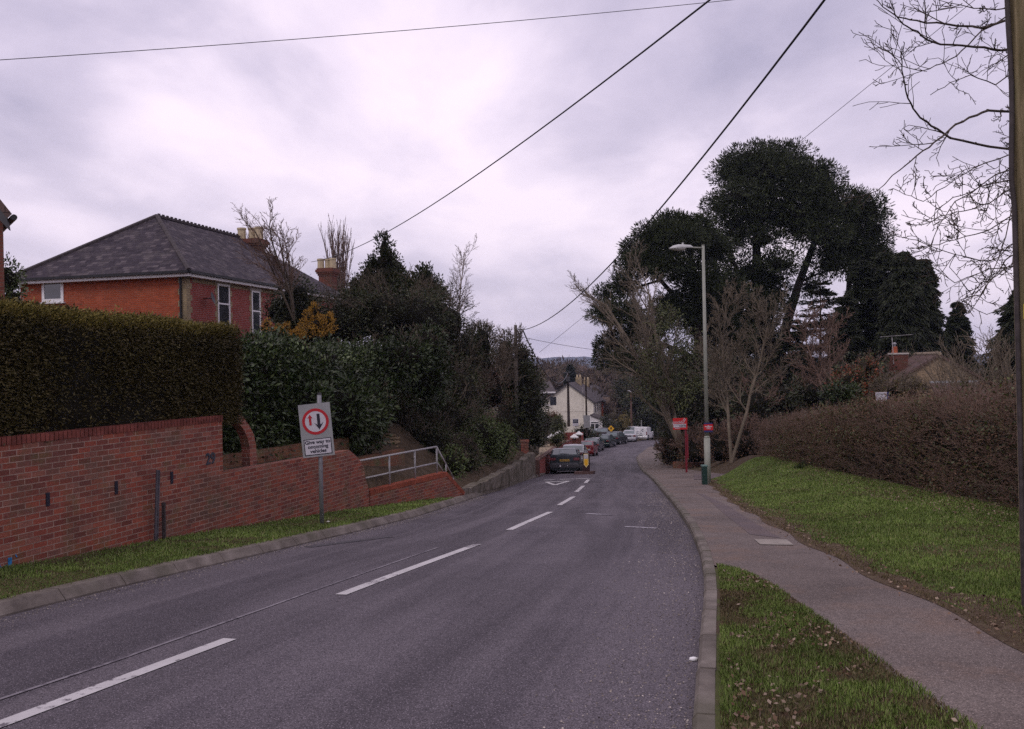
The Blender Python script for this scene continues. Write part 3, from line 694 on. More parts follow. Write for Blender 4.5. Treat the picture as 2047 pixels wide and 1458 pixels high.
def litter(px, py, dz, s, label):
    g = G(px, py, dz); t = MB()
    V, Fc = ico(1); V = V*np.array([s, s*.8, s*.5])*(.7+.6*vnoise(V*3, int(px))[:, None])+np.array(g)+[0, 0, s*.4]
    tag(nmesh('litter', V, Fc, M['litter']), label, 'litter')
litter(1387, 1322, 0, .035, 'crumpled white litter on the road beside the right kerb')
litter(656, 1045, .1, .04, 'crumpled white litter in the grass by the give way sign')

# ------------------------------------------------------------------ left: brick retaining walls
WA = Vector((-6.12, 11.18, 0)); WD = Vector((.3, 1, 0)).normalized(); WN = Vector((WD.y, -WD.x, 0))   # WN points to the road
def wpt(Y, off=0.0, z=0.0):
    return WA+WD*((Y-11.18)/WD.y)-WN*off+Vector((0, 0, z))
def wall_seg(mb, pts, thick, tops, bots, m=0, n=None):
    """pts on the front face line; wall goes back by thick"""
    for i in range(len(pts)-1):
        a, b = Vector(pts[i]), Vector(pts[i+1]); d = (b-a).normalized(); nn = Vector((d.y, -d.x, 0)); back = -nn*thick
        P = [(a.x, a.y, bots[i]), (b.x, b.y, bots[i+1]), (b.x, b.y, tops[i+1]), (a.x, a.y, tops[i])]
        mb.prism(P, back, m)
wallr = thing('brick_wall', wpt(14, .1, float(prof(14))), 'tall red brick retaining wall below the clipped hedge', 'wall')
mb = MB(); Ys = [5, 8, 11, 15.2]
wall_seg(mb, [wpt(y) for y in Ys], .22, [1.0-.075*1.4]*4, [float(prof(y))-.5 for y in Ys])
mb.build('brickwork', M['brick_wall'], wallr)
mb = MB()
y = 5.0; kk = random.Random(5)
while y < 15.17:   # soldier course of bricks on edge
    c = wpt(y+.03, .108, 1.0-.055+kk.uniform(-.003, .003)); mb.box(c, (.235, .062, .105), Matrix((( WN.x, WD.x, 0), (WN.y, WD.y, 0), (0, 0, 1)))); y += .072
mb.build('coping', plain('coping brick', (.15, .045, .034), .85, .2, var=.5, scale=5), wallr)
for px, pa, pb in ((95, 985, 1012), (232, 962, 988), (343, 943, 967)):
    X, Z = ray(px, (pa+pb)/2); Y = (6.12+.3*11.18)/(.3-X)*1.0; z = EYE+Z*Y; h = (pb-pa)/F*Y
    mb = MB(); mb.box(wpt(Y, -.004, z), (.012, .06, h), Matrix(((WN.x, WD.x, 0), (WN.y, WD.y, 0), (0, 0, 1)))); mb.build('weep_hole', M['sign_black'], wallr)
def text_mesh(body, size, origin, right, up, mat, name, parent, extrude=.002, align='CENTER', bold=.0):
    cu = bpy.data.curves.new('t', 'FONT'); cu.body = body; cu.size = size; cu.align_x = align; cu.align_y = 'CENTER'; cu.extrude = extrude; cu.offset = bold
    ob = bpy.data.objects.new('t', cu); sc.collection.objects.link(ob); bpy.context.view_layer.update()
    me = bpy.data.meshes.new_from_object(ob.evaluated_get(bpy.context.evaluated_depsgraph_get()))
    bpy.data.objects.remove(ob); bpy.data.curves.remove(cu)
    right = Vector(right).normalized(); up = Vector(up).normalized(); n = right.cross(up); O = Vector(origin)-(WL[parent.name] if parent else Vector())
    for v in me.vertices: v.co = O+right*v.co.x+up*v.co.y+n*v.co.z
    me.materials.clear(); me.name = name; return link_mesh(me, name, mat, parent, False)
def wall_at(px, py, off=0.0):
    X, Z = ray(px, py); A0 = WA-WN*off; k = WD.x/WD.y; Y = (A0.x-k*A0.y)/(X-k); return Vector((X*Y, Y, EYE+Z*Y))
p29 = wall_at(421, 918, -.004)
text_mesh('29', .26, p29, WD, (0, 0, 1), plain('iron numerals', (.03, .035, .05), .5, .5), 'house_number', wallr, .006, bold=.006)
# spray-painted mark, thin strokes on the bricks
mb = MB()
for a, b, w in (((20, 1115), (19.5, 1141), .06), ((14, 1130), (8, 1138), .035), ((8, 1138), (-1, 1137), .05), ((-1, 1137), (-8, 1115), .045), ((31, 1109), (34, 1114), .015)):
    pa = wall_at(*a, -.003); pb = wall_at(*b, -.003); dd = (pb-pa).normalized(); sd = dd.cross(WN)*w/2
    mb.prism([pa-sd, pb-sd, pb+sd, pa+sd], WN*.002)
mb.build('graffiti', M['graffiti'], wallr)

lowr = thing('brick_wall', wpt(18, .1, float(prof(18))), 'lower red brick retaining wall behind the give way sign, ramped down at its end', 'wall')
mb = MB(); Ys = [15.2, 16.5, 18, 19.66]
wall_seg(mb, [wpt(y, .012) for y in Ys], .22, [.03, .0, -.02, -.045], [float(prof(y))-.5 for y in Ys])
crv = [wpt(19.66, .012, -.045)]+[wall_at(x, y, .012) for x, y in ((715, 915), (726, 929), (731, 958), (738, 980))]
for a, b in zip(crv[:-1], crv[1:]):
    wall_seg(mb, [a, b], .22, [a.z, b.z], [float(prof(a.y))-.5, float(prof(b.y))-.5])
mb.build('brickwork', M['brick_wall'], lowr)
# ramp parapet
A2 = Vector((-3.34, 20.45, 0)); B2 = Vector((-1.45, 24.5, 0)); D2 = (B2-A2).normalized(); N2 = Vector((D2.y, -D2.x, 0))
def w2(px, py, off=0):
    X, Z = ray(px, py); A0 = A2-N2*off; k = D2.x/D2.y; Y = (A0.x-k*A0.y)/(X-k); return Vector((X*Y, Y, EYE+Z*Y))
rampr = thing('brick_wall', (A2+B2)/2+Vector((0, 0, -2)), 'low brick ramp parapet with orange brick-on-edge top below the railing', 'wall')
e1 = w2(892, 942); e2 = w2(926, 986); s1 = w2(740, 984)
mb = MB(); topz = (e1.z+s1.z)/2-.1
wall_seg(mb, [s1, Vector((e1.x, e1.y, 0)), Vector((e2.x, e2.y, 0))], .22, [topz, topz, e2.z-.05], [float(prof(s1.y))-.5, float(prof(e1.y))-.5, float(prof(e2.y))-.5])
mb.build('brickwork', M['brick_wall'], rampr)
mb = MB(); L = (e1-s1).length; k = 0
R2 = Matrix(((N2.x, D2.x, 0), (N2.y, D2.y, 0), (0, 0, 1)))
while k*.072 < Vector((e1.x-s1.x, e1.y-s1.y, 0)).length:
    p = Vector((s1.x, s1.y, 0))+D2*(k*.072+.036)-N2*.11; mb.box((p.x, p.y, topz+.054), (.235, .062, .105), R2); k += 1
sl_ = (Vector((e2.x, e2.y, e2.z-.05))-Vector((e1.x, e1.y, topz))); Ls = sl_.length; sd = sl_.normalized(); up = N2.cross(sd)*-1
up = up if up.z > 0 else -up
R4 = Matrix((N2, sd, up)).transposed(); k = 0
while k*.072 < Ls:
    p = Vector((e1.x, e1.y, topz))+sd*(k*.072+.036)-N2*.11+up*.054; mb.box(p, (.235, .062, .105), R4); k += 1
mb.build('coping', plain('orange coping brick', (.26, .07, .04), .85, .2, var=.35, scale=5), rampr)

# railing
ra = w2(718, 919, .12); rb = w2(873, 895.5, .12); rz = (ra.z+rb.z)/2
rail = thing('railing', (rb.x, rb.y, topz+.1), 'grey tubular steel railing on the brick ramp parapet', 'railing')
mb = MB(); P = lambda px, z: (lambda q: Vector((q.x, q.y, z)))(w2(px, 920, .12))
m0 = P(730, rz-.42); mb.tube(P(716, rz), P(873, rz), .024); mb.tube(m0, P(873, rz-.42), .022)
eend = w2(906, 955, .12)
mb.tube(P(873, rz), eend, .02); mb.tube(P(874, rz-.42), P(886, topz+.1), .018)
mb.build('rail', M['rail'], rail, smooth=True)
for px in (778, 829, 873):
    mb = MB(); mb.tube(P(px, topz+.08), P(px, rz+.01), .024); mb.build('post', M['rail'], rail, smooth=True)
mb = MB(); q = P(891, 0); zz = rz+(eend.z-rz)*(q.y-P(873, 0).y)/(eend.y-P(873, 0).y); mb.tube((q.x, q.y, topz), (q.x, q.y, zz), .02); mb.build('post', M['rail'], rail, smooth=True)
mb = MB(); mb.tube((eend.x, eend.y, eend.z), (eend.x, eend.y, eend.z-.45), .02); mb.build('post', M['rail'], rail, smooth=True)

# back walls of the path
mb = MB(); o1 = 1.05
wall_seg(mb, [wpt(y, o1) for y in (15.4, 19.9, 21.6)], .22, [.16, .10, .06], [-1.2]*3)
br = mb.build('brick_wall', M['brick_back']); tag(br, 'mossy brick wall along the path behind the lower wall', 'wall')
mb = MB(); b1 = Vector((-4.2, 20.6, 0)); b2 = Vector((-3.0, 24.7, 0))
wall_seg(mb, [b1, b2], .22, [-.43, -.5], [-3, -3]); tag(mb.build('brick_wall', M['brick_back']), 'short brown brick wall seen through the railing', 'wall')

# curved brick arch over the gateway
def arch():
    r = thing('brick_arch', wpt(16.4, .3, 0), 'half round brick garden arch beside the end of the tall hedge', 'arch')
    mb = MB(); off = .3
    o_ = [(440, 817), (456, 818), (472, 823), (486, 834), (498, 850), (507, 868), (512, 890), (513, 915), (513, 945)]
    i_ = [(436, 828), (450, 830), (464, 836), (477, 846), (488, 860), (495, 876), (499, 894), (500, 915), (500, 945)]
    for a in range(len(o_)-1):
        q = [wall_at(*o_[a], off), wall_at(*o_[a+1], off), wall_at(*i_[a+1], off), wall_at(*i_[a], off)]
        mb.prism(q, -WN*.17)
    mb.build('brickwork', M['brick_wall'], r)
arch()
# old stacked timber beside the path
def logs():
    r = thing('log_pile', A(775, 905, 26), 'pile of weathered split logs in the shade under the laurel', 'log pile')
    mb = MB(); k = random.Random(4)
    for i in range(13):
        a = A(745+k.uniform(-4, 14), 908-i*2.6+k.uniform(-2, 2), 25.4+k.uniform(0, .8)); b = A(797+k.uniform(-12, 6), 900-i*2.2+k.uniform(-6, 5), 26+k.uniform(0, .6))
        mb.tube(a, b, k.uniform(.035, .06), k.uniform(.03, .05), 7)
    mb.build('logs', M['rot_wood'], r)
logs()

# concrete retaining wall
cw = [(-1.42, 24.6), (-.95, 26.8), (-.46, 29.3), (.1, 34), (.62, 38.5), (1.0, 42.3)]
cz = [A(926, 980, 24.6).z, A(950, 966, 26.8).z, A(980, 948, 29.3).z, A(1015, 930, 34).z, A(1040, 915, 38.5).z, A(1064, 904, 42.3).z]
mb = MB()
for i in range(len(cw)-1):
    for s in range(5):
        def LP(t): 
            x = cw[i][0]+(cw[i+1][0]-cw[i][0])*t; y = cw[i][1]+(cw[i+1][1]-cw[i][1])*t; z = cz[i]+(cz[i+1]-cz[i])*t
            return x, y, z+.05*math.sin(y*4.1)+.03*math.sin(y*9)
        a, b = LP(s/5), LP((s+1)/5)
        wall_seg(mb, [(a[0], a[1], 0), (b[0], b[1], 0)], .3, [a[2], b[2]], [float(prof(a[1]))-.4, float(prof(b[1]))-.4])
tag(mb.build('retaining_wall', M['concrete_wall']), 'rough stained concrete retaining wall dipping toward the road', 'wall')
# brick pier and low red parapet of the raised footway
mb = MB(); p = A(1049, 900, 43.2); mb.box((p.x, p.y, p.z-.3), (.36, .36, 1.5)); mb.box((p.x, p.y, A(1049, 882, 43.2).z), (.42, .42, .1))
tag(mb.build('brick_pier', M['brick_wall']), 'square red brick gate pier above the concrete wall', 'pier')
par = thing('brick_wall', (1.1, 43, float(prof(43))), 'low red brick parapet of the raised footway behind the parked cars', 'wall')
pp = [(1.08, 42.6), (1.7, 48), (2.9, 60), (3.9, 70), (5.1, 80), (6.5, 88)]
pzs = [A(1073, 921, 42.6).z, -3.1, -3.75, -4.4, -5.05, -5.7]
mb = MB(); wall_seg(mb, [(x, y, 0) for x, y in pp], .22, [z-.07 for z in pzs], [float(prof(y))-.4 for x, y in pp]); mb.build('brickwork', M['brick_front'], par)
mb = MB()
wall_seg(mb, [(x+.02, y, 0) for x, y in pp], .27, pzs, [z-.067 for z in pzs]); mb.box((1.0, 42.52, (pzs[0]+float(prof(42.5)))/2), (.4, .4, pzs[0]-float(prof(42.5))+.1)); mb.build('coping', plain('sooty coping', (.13, .075, .06), .85, .2, var=.3), par)
sheet('raised_footway', lambda y: interp(y, [p[1] for p in pp], [p[0] for p in pp])-1.9, lambda y: interp(y, [p[1] for p in pp], [p[0] for p in pp])-.2, lambda x, y: interp(y, [p[1] for p in pp], pzs)-.02, M['sand_path'], 42.6, 88, 1.5, 1)
mb = MB(); gp = [(x-2.0, y) for x, y in pp[2:]]
wall_seg(mb, [(x, y, 0) for x, y in gp], .22, [z+.45 for z in pzs[2:]], [z-.8 for z in pzs[2:]])
tag(mb.build('brick_wall', M['brick_back']), 'low brown garden wall beside the raised sandy footway', 'wall')
def capped_pier(px, py, Y, lab, h=1.1):
    c = A(px, py, Y); r = thing('gate_pier', (c.x, c.y, c.z-h), lab, 'pier', 'white capped gate piers')
    mb = MB(); mb.box((c.x, c.y, c.z-h/2-.1), (.34, .34, h)); mb.build('shaft', M['brick_dark'], r)
    mb = MB(); s = .34
    mb.box((c.x, c.y, c.z-.07), (.66, .66, .09)); q = [Vector((c.x+a*s*.9, c.y+b*s*.9, c.z-.025)) for a, b in ((-1, -1), (1, -1), (1, 1), (-1, 1))]; t = Vector((c.x, c.y, c.z+.24))
    mb.solid(q+[t], [(0, 1, 4), (1, 2, 4), (2, 3, 4), (3, 0, 4), (3, 2, 1, 0)]); mb.build('cap', M['white'], r)
capped_pier(1104, 873, 62, 'gate pier with white pyramid cap nearest the green garden bush')
capped_pier(1118, 866, 68, 'gate pier with white cap half hidden behind the low conifer')
capped_pier(1148, 873, 76, 'gate pier with broad white cap left of the other beside the footway')
capped_pier(1157.5, 867, 80, 'gate pier with pointed white cap and white post, just left of the dark pole')
mb = MB(); c = A(1161, 872, 80); mb.box((c.x, c.y, c.z-.4), (.1, .1, 1.2)); tag(mb.build('gate_post', M['white']), 'thin white post beside the pointed pier cap', 'post')

# steel posts against the wall
mb = MB(); a = wall_at(315, 940, -.10); b = wall_at(311, 1082, -.10)
mb.tube(a, b, .026, k=8); mb.tube(a+Vector((.03, 0, 0)), b+Vector((.03, 0, 0)), .012, k=6); tag(mb.build('steel_post', M['blue_steel']), 'tall thin blue grey steel post leaning on the brick wall', 'post')
mb = MB(); a = wall_at(327, 1009, -.10); b = wall_at(328, 1080, -.10); mb.tube(a, b, .032, k=4); mb.box(a, (.05, .05, .06)); tag(mb.build('steel_post', M['rust_steel']), 'short rusty post stub right of the taller post', 'post')

# ------------------------------------------------------------------ give way sign
def give_way():
    Yd = 15.75; base = A(643.5, 1050, Yd); base.z = float(prof(Yd))+.1; top = A(638, 789, Yd)
    r = thing('road_sign', base, 'grey give way to oncoming vehicles sign on a leaning post', 'road sign')
    mb = MB(); mb.tube(base-Vector((0, 0, .2)), top, .038, .038, 14); mb.build('post', M['grey_metal'], r, smooth=True)
    mb = MB(); mb.tube(top, top+Vector((0, 0, .03)), .042, .036, 14); mb.build('post_cap', M['black'], r)
    c = A(632.5, 860, Yd-.06); a = math.radians(4.6); rt = Vector((math.cos(a)*.985, .17*0, math.sin(a))).normalized(); up = Vector((-math.sin(a), 0, math.cos(a))); n = rt.cross(up)  # towards camera
    yaw = Matrix.Rotation(math.radians(7), 3, 'Z'); rt = yaw@rt; n = rt.cross(up).normalized(); up = n.cross(rt)
    B = Matrix((rt, up, n)).transposed(); W, H = .545, .925
    def quad(mb, x0, x1, y0, y1, d, th=.003): mb.box(c+rt*(x0+x1)/2+up*(y0+y1)/2+n*d, (x1-x0, y1-y0, th), B)
    mb = MB(); quad(mb, -W/2, W/2, -H/2, H/2, 0, .006); pn = mb.build('panel', M['sign_grey'], r)
    cc = c+up*.15
    def disc(rad, d, rin=0, k=40):
        mb = MB(); o = [cc+rt*math.cos(t*2*math.pi/k)*rad+up*math.sin(t*2*math.pi/k)*rad+n*d for t in range(k)]
        if rin:
            i = [cc+rt*math.cos(t*2*math.pi/k)*rin+up*math.sin(t*2*math.pi/k)*rin+n*d for t in range(k)]
            for t in range(k): mb.face([o[t], o[(t+1) % k], i[(t+1) % k], i[t]])
        else: mb.face(o)
        return mb
    disc(.186, .006).build('sign_face', M['sign_white'], pn); disc(.228, .0075, .18).build('red_ring', M['sign_red'], pn)
    def arrow(cx, y0, y1, hw, w, hl, mat, nm, bk=0):
        """shaft from y0 to the head at y1"""
        s = 1 if y1 > y0 else -1; yb = y1-s*hl
        pts = [(-w/2, y0), (w/2, y0), (w/2, yb+s*bk), (hw, yb-s*bk), (0, y1), (-hw, yb-s*bk), (-w/2, yb+s*bk)]
        pts = [(hw if i == 3 else (-hw if i == 5 else x), y) for i, (x, y) in enumerate(pts)]
        mb = MB(); q = [cc+rt*(cx+x)+up*y+n*.0095 for x, y in pts]; q = q if s < 0 else q[::1]
        k = [q[0], q[1], q[2], q[6]]; mb.face(k); mb.face([q[2], q[3], q[4], q[5], q[6]]); mb.build(nm, mat, pn)
    arrow(-.088, -.06, .13, .052, .040, .065, M['sign_red'], 'red_arrow', .012)
    arrow(.055, .13, -.145, .080, .050, .105, M['sign_black'], 'black_arrow', .022)
    mb = MB(); quad(mb, -.235, .235, -.43, -.148, .0055, .003); mb.build('plate_border', M['sign_black'], pn)
    mb = MB(); quad(mb, -.222, .222, -.417, -.161, .0075, .003); pl = mb.build('plate', M['sign_white'], pn)
    for i, tx in enumerate(('Give way to', 'oncoming', 'vehicles')):
        text_mesh(tx, .088, c+up*(-.206-i*.079)+n*.0115, rt, up, M['sign_black'], 'lettering', pn, .001, bold=.002)
give_way()

# ------------------------------------------------------------------ street lamp, cabinet, boards
def lamp():
    b = A(1415, 968, 28.9); b.z = float(prof(28.9))+.12; top = A(1405.5, 491, 28.9)
    r = thing('street_lamp', b, 'tall pale grey green street lamp at the edge of the footpath', 'street lamp')
    ax = (top-b).normalized(); s = b+ax*1.45
    mb = MB(); mb.tube(b-ax*.3, s, .10, .10, 16); mb.tube(s, s+ax*.06, .10, .07, 16); mb.build('base', M['lamp_post'], r, smooth=True)
    mb = MB(); mb.tube(s+ax*.06, top, .068, .045, 16); mb.tube(top, top+Vector((0, 0, .02)), .05, .05, 16); mb.build('column', M['lamp_post'], r, smooth=True)
    a = A(1405, 496, 28.9); c = A(1381, 495, 28.7); mb = MB(); mb.tube(a, c, .024, k=8); mb.build('bracket', M['lamp_post'], r, smooth=True)
    h0 = A(1383, 495.5, 28.68); h1 = A(1338, 497, 28.4); d = (h1-h0); L = d.length; d.normalize(); sd = Vector((-d.y, d.x, 0)).normalized(); V = []; n = 14
    prf = [(0, .05, .055, .04), (.08, .075, .09, .07), (.35, .10, .11, .08), (.6, .13, .12, .09), (.82, .11, .09, .06), (.95, .07, .03, .03), (1, .02, 0, .0)]
    mb = MB(); bowl = MB(); rings = []
    for t, w, hu, hd in prf:
        c0 = h0+d*L*t; ring = []
        for k in range(n+1):
            an = math.pi*k/n; ring.append(c0+sd*math.cos(an)*w*1.2+Vector((0, 0, math.sin(an)*hu)))
        rings.append(ring)
    for a_, b_ in zip(rings[:-1], rings[1:]):
        for k in range(n): mb.face([a_[k], a_[k+1], b_[k+1], b_[k]])
    mb.face(rings[0]); 
    hd = mb.build('lamp_head', M['lamp_head'], r, smooth=True)
    mb = MB(); rings = []
    for t, w, hu, hh in prf[2:]:
        c0 = h0+d*L*t; rings.append([c0+sd*math.cos(math.pi*k/n)*w*1.12-Vector((0, 0, math.sin(math.pi*k/n)*hh)) for k in range(n+1)])
    for a_, b_ in zip(rings[:-1], rings[1:]):
        for k in range(n): mb.face([a_[k], b_[k], b_[k+1], a_[k+1]])
    mb.face(rings[0]); mb.build('diffuser', M['diffuser'], hd, smooth=True)
    mb = MB(); c0 = h0+d*L*.4+Vector((0, 0, .11)); mb.tube(c0, c0+Vector((0, 0, .06)), .035, .03, 10); mb.build('photocell', M['lamp_head'], hd)
    # small fixed notice on the column: red panel on blue backing
    c = A(1416, 855, 28.78); w = .30
    s_ = thing('notice', c, 'small red and blue notice strapped to the street lamp column', 'notice')
    mb = MB(); mb.box(c, (w*.9, .01, .30)); mb.build('backing', M['blue_board'], s_)
    mb = MB(); mb.box(c+Vector((0, -.008, .01)), (w, .006, .19)); mb.build('panel', M['red_board'], s_)
    for dz, ww, t in ((.055, .05, .018), (.02, .23, .026), (-.018, .11, .018), (-.05, .15, .012)):
        mb = MB(); mb.box(c+Vector((0, -.013, dz+.01)), (ww, .003, t)); mb.build('lettering', M['sign_white'], s_)
lamp()
def cabinet():
    b = A(1408.5, 967, 28.2); b.z = float(prof(28.2))+.11; r = thing('service_cabinet', b, 'narrow dark green roadside service pillar at the foot of the lamp post', 'cabinet')
    mb = MB(); mb.box(b+Vector((0, 0, .28)), (.15, .2, .56)); mb.build('body', M['green_cab'], r, bevel=.01)
    mb = MB(); mb.box(b+Vector((0, 0, .585)), (.18, .23, .05)); mb.build('lid', plain('cabinet lid', (.10, .17, .15), .5, .4), r, bevel=.01)
    mb = MB(); mb.box(b+Vector((0, -.103, .28)), (.12, .006, .46)); mb.build('door', M['green_cab'], r)
cabinet()
def red_board():
    Y = 40.8; b = A(1370.5, 945, Y); b.z = float(prof(Y))+.1; r = thing('estate_agent_board', b, 'red estate agent board with white strip on a tall post', 'sign')
    t = A(1374, 840, Y); mb = MB(); mb.box(((b.x+t.x)/2-.02, Y, (b.z+t.z)/2), (.08, .06, t.z-b.z)); mb.build('post', M['red_batten'], r)
    mb = MB(); q = A(1374.5, 868, Y-.05); q2 = A(1374, 916, Y-.05); mb.box(((q.x+q2.x)/2, Y-.06, (q.z+q2.z)/2), (.07, .03, q.z-q2.z)); mb.build('batten', M['red_batten'], r)
    c = A(1359.5, 847.5, Y-.06); W, H = 28.5*Y/F, 23*Y/F; T = math.radians(1.2)
    mb = MB(); mb.box(c, (W, .02, H)); p = mb.build('board', M['red_board'], r)
    mb = MB(); mb.box(c+Vector((-.02, -.013, -.085)), (W*.88, .006, H*.3)); mb.build('white_strip', M['sign_white'], p)
    text_mesh('goadsby', .17, c+Vector((-.07, -.014, .075)), (1, 0, 0), (0, 0, 1), M['sign_white'], 'lettering', p, .001)
    mb = MB()
    for dx, dz in ((.16, .2), (.215, .165)): mb.prism([c+Vector((dx-.05, -.013, dz-.06)), c+Vector((dx-.02, -.013, dz-.065)), c+Vector((dx+.055, -.013, dz+.05)), c+Vector((dx+.03, -.013, dz+.055))], (0, -.003, 0))
    mb.build('logo', M['sign_white'], p)
    mb = MB()
    for dx in (-.02, .03, .07, .11, .17, .21, .25): mb.box(c+Vector((dx, -.018, -.10)), (.03, .003, .05))
    for dz, ww in ((-.05, .5),): mb.box(c+Vector((-.02, -.018, dz)), (ww, .003, .012))
    mb.build('phone_number', M['sign_black'], p)
    mb = MB(); mb.box(c+Vector((-.13, -.013, -.205)), (.22, .003, .022)); mb.build('strapline', M['sign_white'], p)
red_board()

# ------------------------------------------------------------------ telegraph pole at the right
def near_pole():
    Y = 7.3; bl = A(2045.5, 1178, Y); tl = A(2012, 0, Y); ax = (tl-bl).normalized(); R_ = .155
    gz = ground_z(bl.x+.15, Y)+.02; b = bl+Vector((R_, 0, 0)); b = b+ax*((gz-.3-b.z)/ax.z); L = 7.2; t = b+ax*L
    r = thing('telegraph_pole', (b.x, b.y, gz), 'weathered timber telegraph pole at the right edge with yellow plates', 'telegraph pole')
    mb = MB(); n = 10
    for i in range(n): mb.tube(b+ax*L*i/n, b+ax*L*(i+1)/n, R_*(1-.018*i), R_*(1-.018*(i+1)), 20, cap=(i in (0, n-1)))
    mb.build('shaft', M['pole_wood'], r, smooth=True)
    mb = MB(); s = [b+ax*h+Vector((-R_*(1-.018*h/L*n)-.012-.02*math.sin(h*2.1)**2*(h > 3.5), -.03, 0)) for h in np.arange(.25, 6.9, .25)]; [mb.tube(q0, q1, .02, .02, 10, cap=False) for q0, q1 in zip(s[:-1], s[1:])]; mb.build('conduit', M['rust_steel'], r, smooth=True)
    def on(px, py, pxw, z0, z1, mat, nm):
        a = A(px, z0, Y-R_*.95); c = A(px, z1, Y-R_*.95); mb = MB(); k = 7; cx = b+ax*((a.z+c.z)/2-b.z)/ax.z
        cols = []
        for i in range(k+1):
            an = math.radians(-150+i*12.5*1.0); rr = R_*.985+.004; cols.append(Vector((cx.x+math.cos(an)*rr, cx.y+math.sin(an)*rr, 0)))
        for i in range(k): mb.face([(cols[i].x, cols[i].y, c.z), (cols[i+1].x, cols[i+1].y, c.z), (cols[i+1].x, cols[i+1].y, a.z), (cols[i].x, cols[i].y, a.z)])
        return mb.build(nm, mat, r), cx, (a.z, c.z)
    o, cx, (za, zc) = on(2045, 0, 0, 607, 637, M['yellow_old'], 'warning_plate')
    # black triangle outline with a bolt
    def pt(an, z): an = math.radians(an); return Vector((cx.x+math.cos(an)*(R_*.985+.007), cx.y+math.sin(an)*(R_*.985+.007), z))
    T0, T1, T2 = (-146, zc+.03), (-100, zc+.03), (-123, za-.02); mb = MB()
    for (a1, z1), (a2, z2) in ((T0, T1), (T1, T2), (T2, T0)):
        for k in range(5):
            mb.tube(pt(a1+(a2-a1)*k/5, z1+(z2-z1)*k/5), pt(a1+(a2-a1)*(k+1)/5, z1+(z2-z1)*(k+1)/5), .0028, k=4)
    mb.tube(pt(-121, za-.045), pt(-126, zc+.06), .003, k=4); mb.tube(pt(-126, zc+.06), pt(-119, zc+.065), .003, k=4); mb.tube(pt(-119, zc+.065), pt(-124, zc+.04), .003, k=4)
    mb.build('warning_symbol', M['sign_black'], o)
    on(0, 0, 0, 780, 789, M['sign_white'], 'white_plate'); on(0, 0, 0, 789.5, 798, M['yellow_old'], 'yellow_plate')
    return t
POLE_TOP = near_pole()

# ------------------------------------------------------------------ other poles and wires
def pole(px, ptop, pbot, Y, r0, mat, label, dx=0):
    t = A(px, ptop, Y); b = A(px+dx, pbot, Y); r = thing('telegraph_pole', b, label, 'telegraph pole')
    mb = MB(); n = 4
    for i in range(n): mb.tube(b+(t-b)*i/n, b+(t-b)*(i+1)/n, r0*(1-.08*i), r0*(1-.08*(i+1)), 10, cap=(i == n-1))
    mb.build('shaft', mat, r, smooth=True); return r, t, b
r1, P1, _ = pole(1030.5, 650, 915, 44.5, .11, barkm('grey pole', (.07, .06, .052), (.13, .115, .10)), 'grey timber telegraph pole rising from the dark evergreen shrubs on the left', 4)
mb = MB(); mb.box(P1+Vector((.19, 0, -.62)), (.14, .14, .45)); mb.build('junction_box', M['dark_grey'], r1, bevel=.02)
r2, P2, _ = pole(1135, 746, 853, 112, .19, M['pole_dark'], 'dark telegraph pole in front of the cream gable with equipment at its top', 2)
mb = MB(); mb.box(P2+Vector((.0, -.2, -.75)), (.5, .4, .55)); mb.tube(P2+Vector((-.6, 0, .05)), P2+Vector((.35, 0, .1)), .05); mb.build('transformer', M['dark_grey'], r2)
r3, P3, _ = pole(1171, 752, 872, 88, .11, M['pole_dark'], 'dark slender pole carrying the plain grey sign back', 2)
mb = MB(); c = A(1173, 843, 87.8); mb.box(c, (13*88/F, .04, 25*88/F)); mb.build('sign_back', M['sign_grey'], r3); r3.children[-1]['label'] = 'plain grey back of a large sign'
r4, P4, _ = pole(1261.5, 784, 858, 122, .14, M['pole_red'], 'reddish brown pole beyond the parked cars with a small pale lamp', 1)
mb = MB(); mb.tube(P4+Vector((0, 0, 0)), P4+Vector((-.25, 0, .12)), .05); mb.box(P4+Vector((-.3, 0, .15)), (.3, .25, .16)); mb.build('lamp', M['sign_white'], r4)
mb = MB(); a = A(1282, 840, 124); mb.tube(a, A(1282.5, 862, 124), .07, k=8); tag(mb.build('post', M['rail']), 'short pale post standing behind the white van', 'post')
def wire(a, b, sag, r, mat, label, n=28):
    mb = MB(); pts = []
    for i in range(n+1):
        t = i/n; p = a.lerp(b, t); p.z -= 4*sag*t*(1-t); pts.append(p)
    V, Fc = tubes_np([(p[:], q[:], r, r) for p, q in zip(pts[:-1], pts[1:])], 6)
    tag(nmesh('overhead_cable', V, Fc, mat, smooth=True), label, 'cable')
k1 = P1+Vector((.35, 0, -.25))
wire(k1, POLE_TOP+Vector((-.1, 0, 0)), 1.0, .016, M['cable'], 'thick black overhead cable from the far left pole to the near pole')
wire(A(622, 524, 47), POLE_TOP+Vector((-.15, 0, -.1)), .8, .013, M['cable'], 'black cable from the terrace house roof up to the near pole')
wire(A(-60, 124, 14), A(2500, -135, 22), .3, .006, M['cable'], 'thin cable crossing the whole sky from left to right')
wire(A(1078, 705, 115), A(2060, -90, 56), .0, .02, M['wire_thin'], 'thin grey wire passing behind the tall pine')
wire(k1, P2, 1.9, .035, M['cable'], 'sagging black cable between the two left poles')
wire(P1+Vector((.1, 0, -.55)), A(1225, 703, 62), .1, .012, M['wire_thin'], 'thin wire from the left pole into the pine branches')
wire(A(930, 661, 50), P1+Vector((0, 0, -.2)), .03, .009, M['wire_thin'], 'short thin wire entering the left pole from the shrubs')
mb = MB(); mb.path([P1+Vector((.05, 0, -.28)), P1+Vector((.2, 0, -.2)), k1], .02); mb.build('bracket', M['cable'], r1)

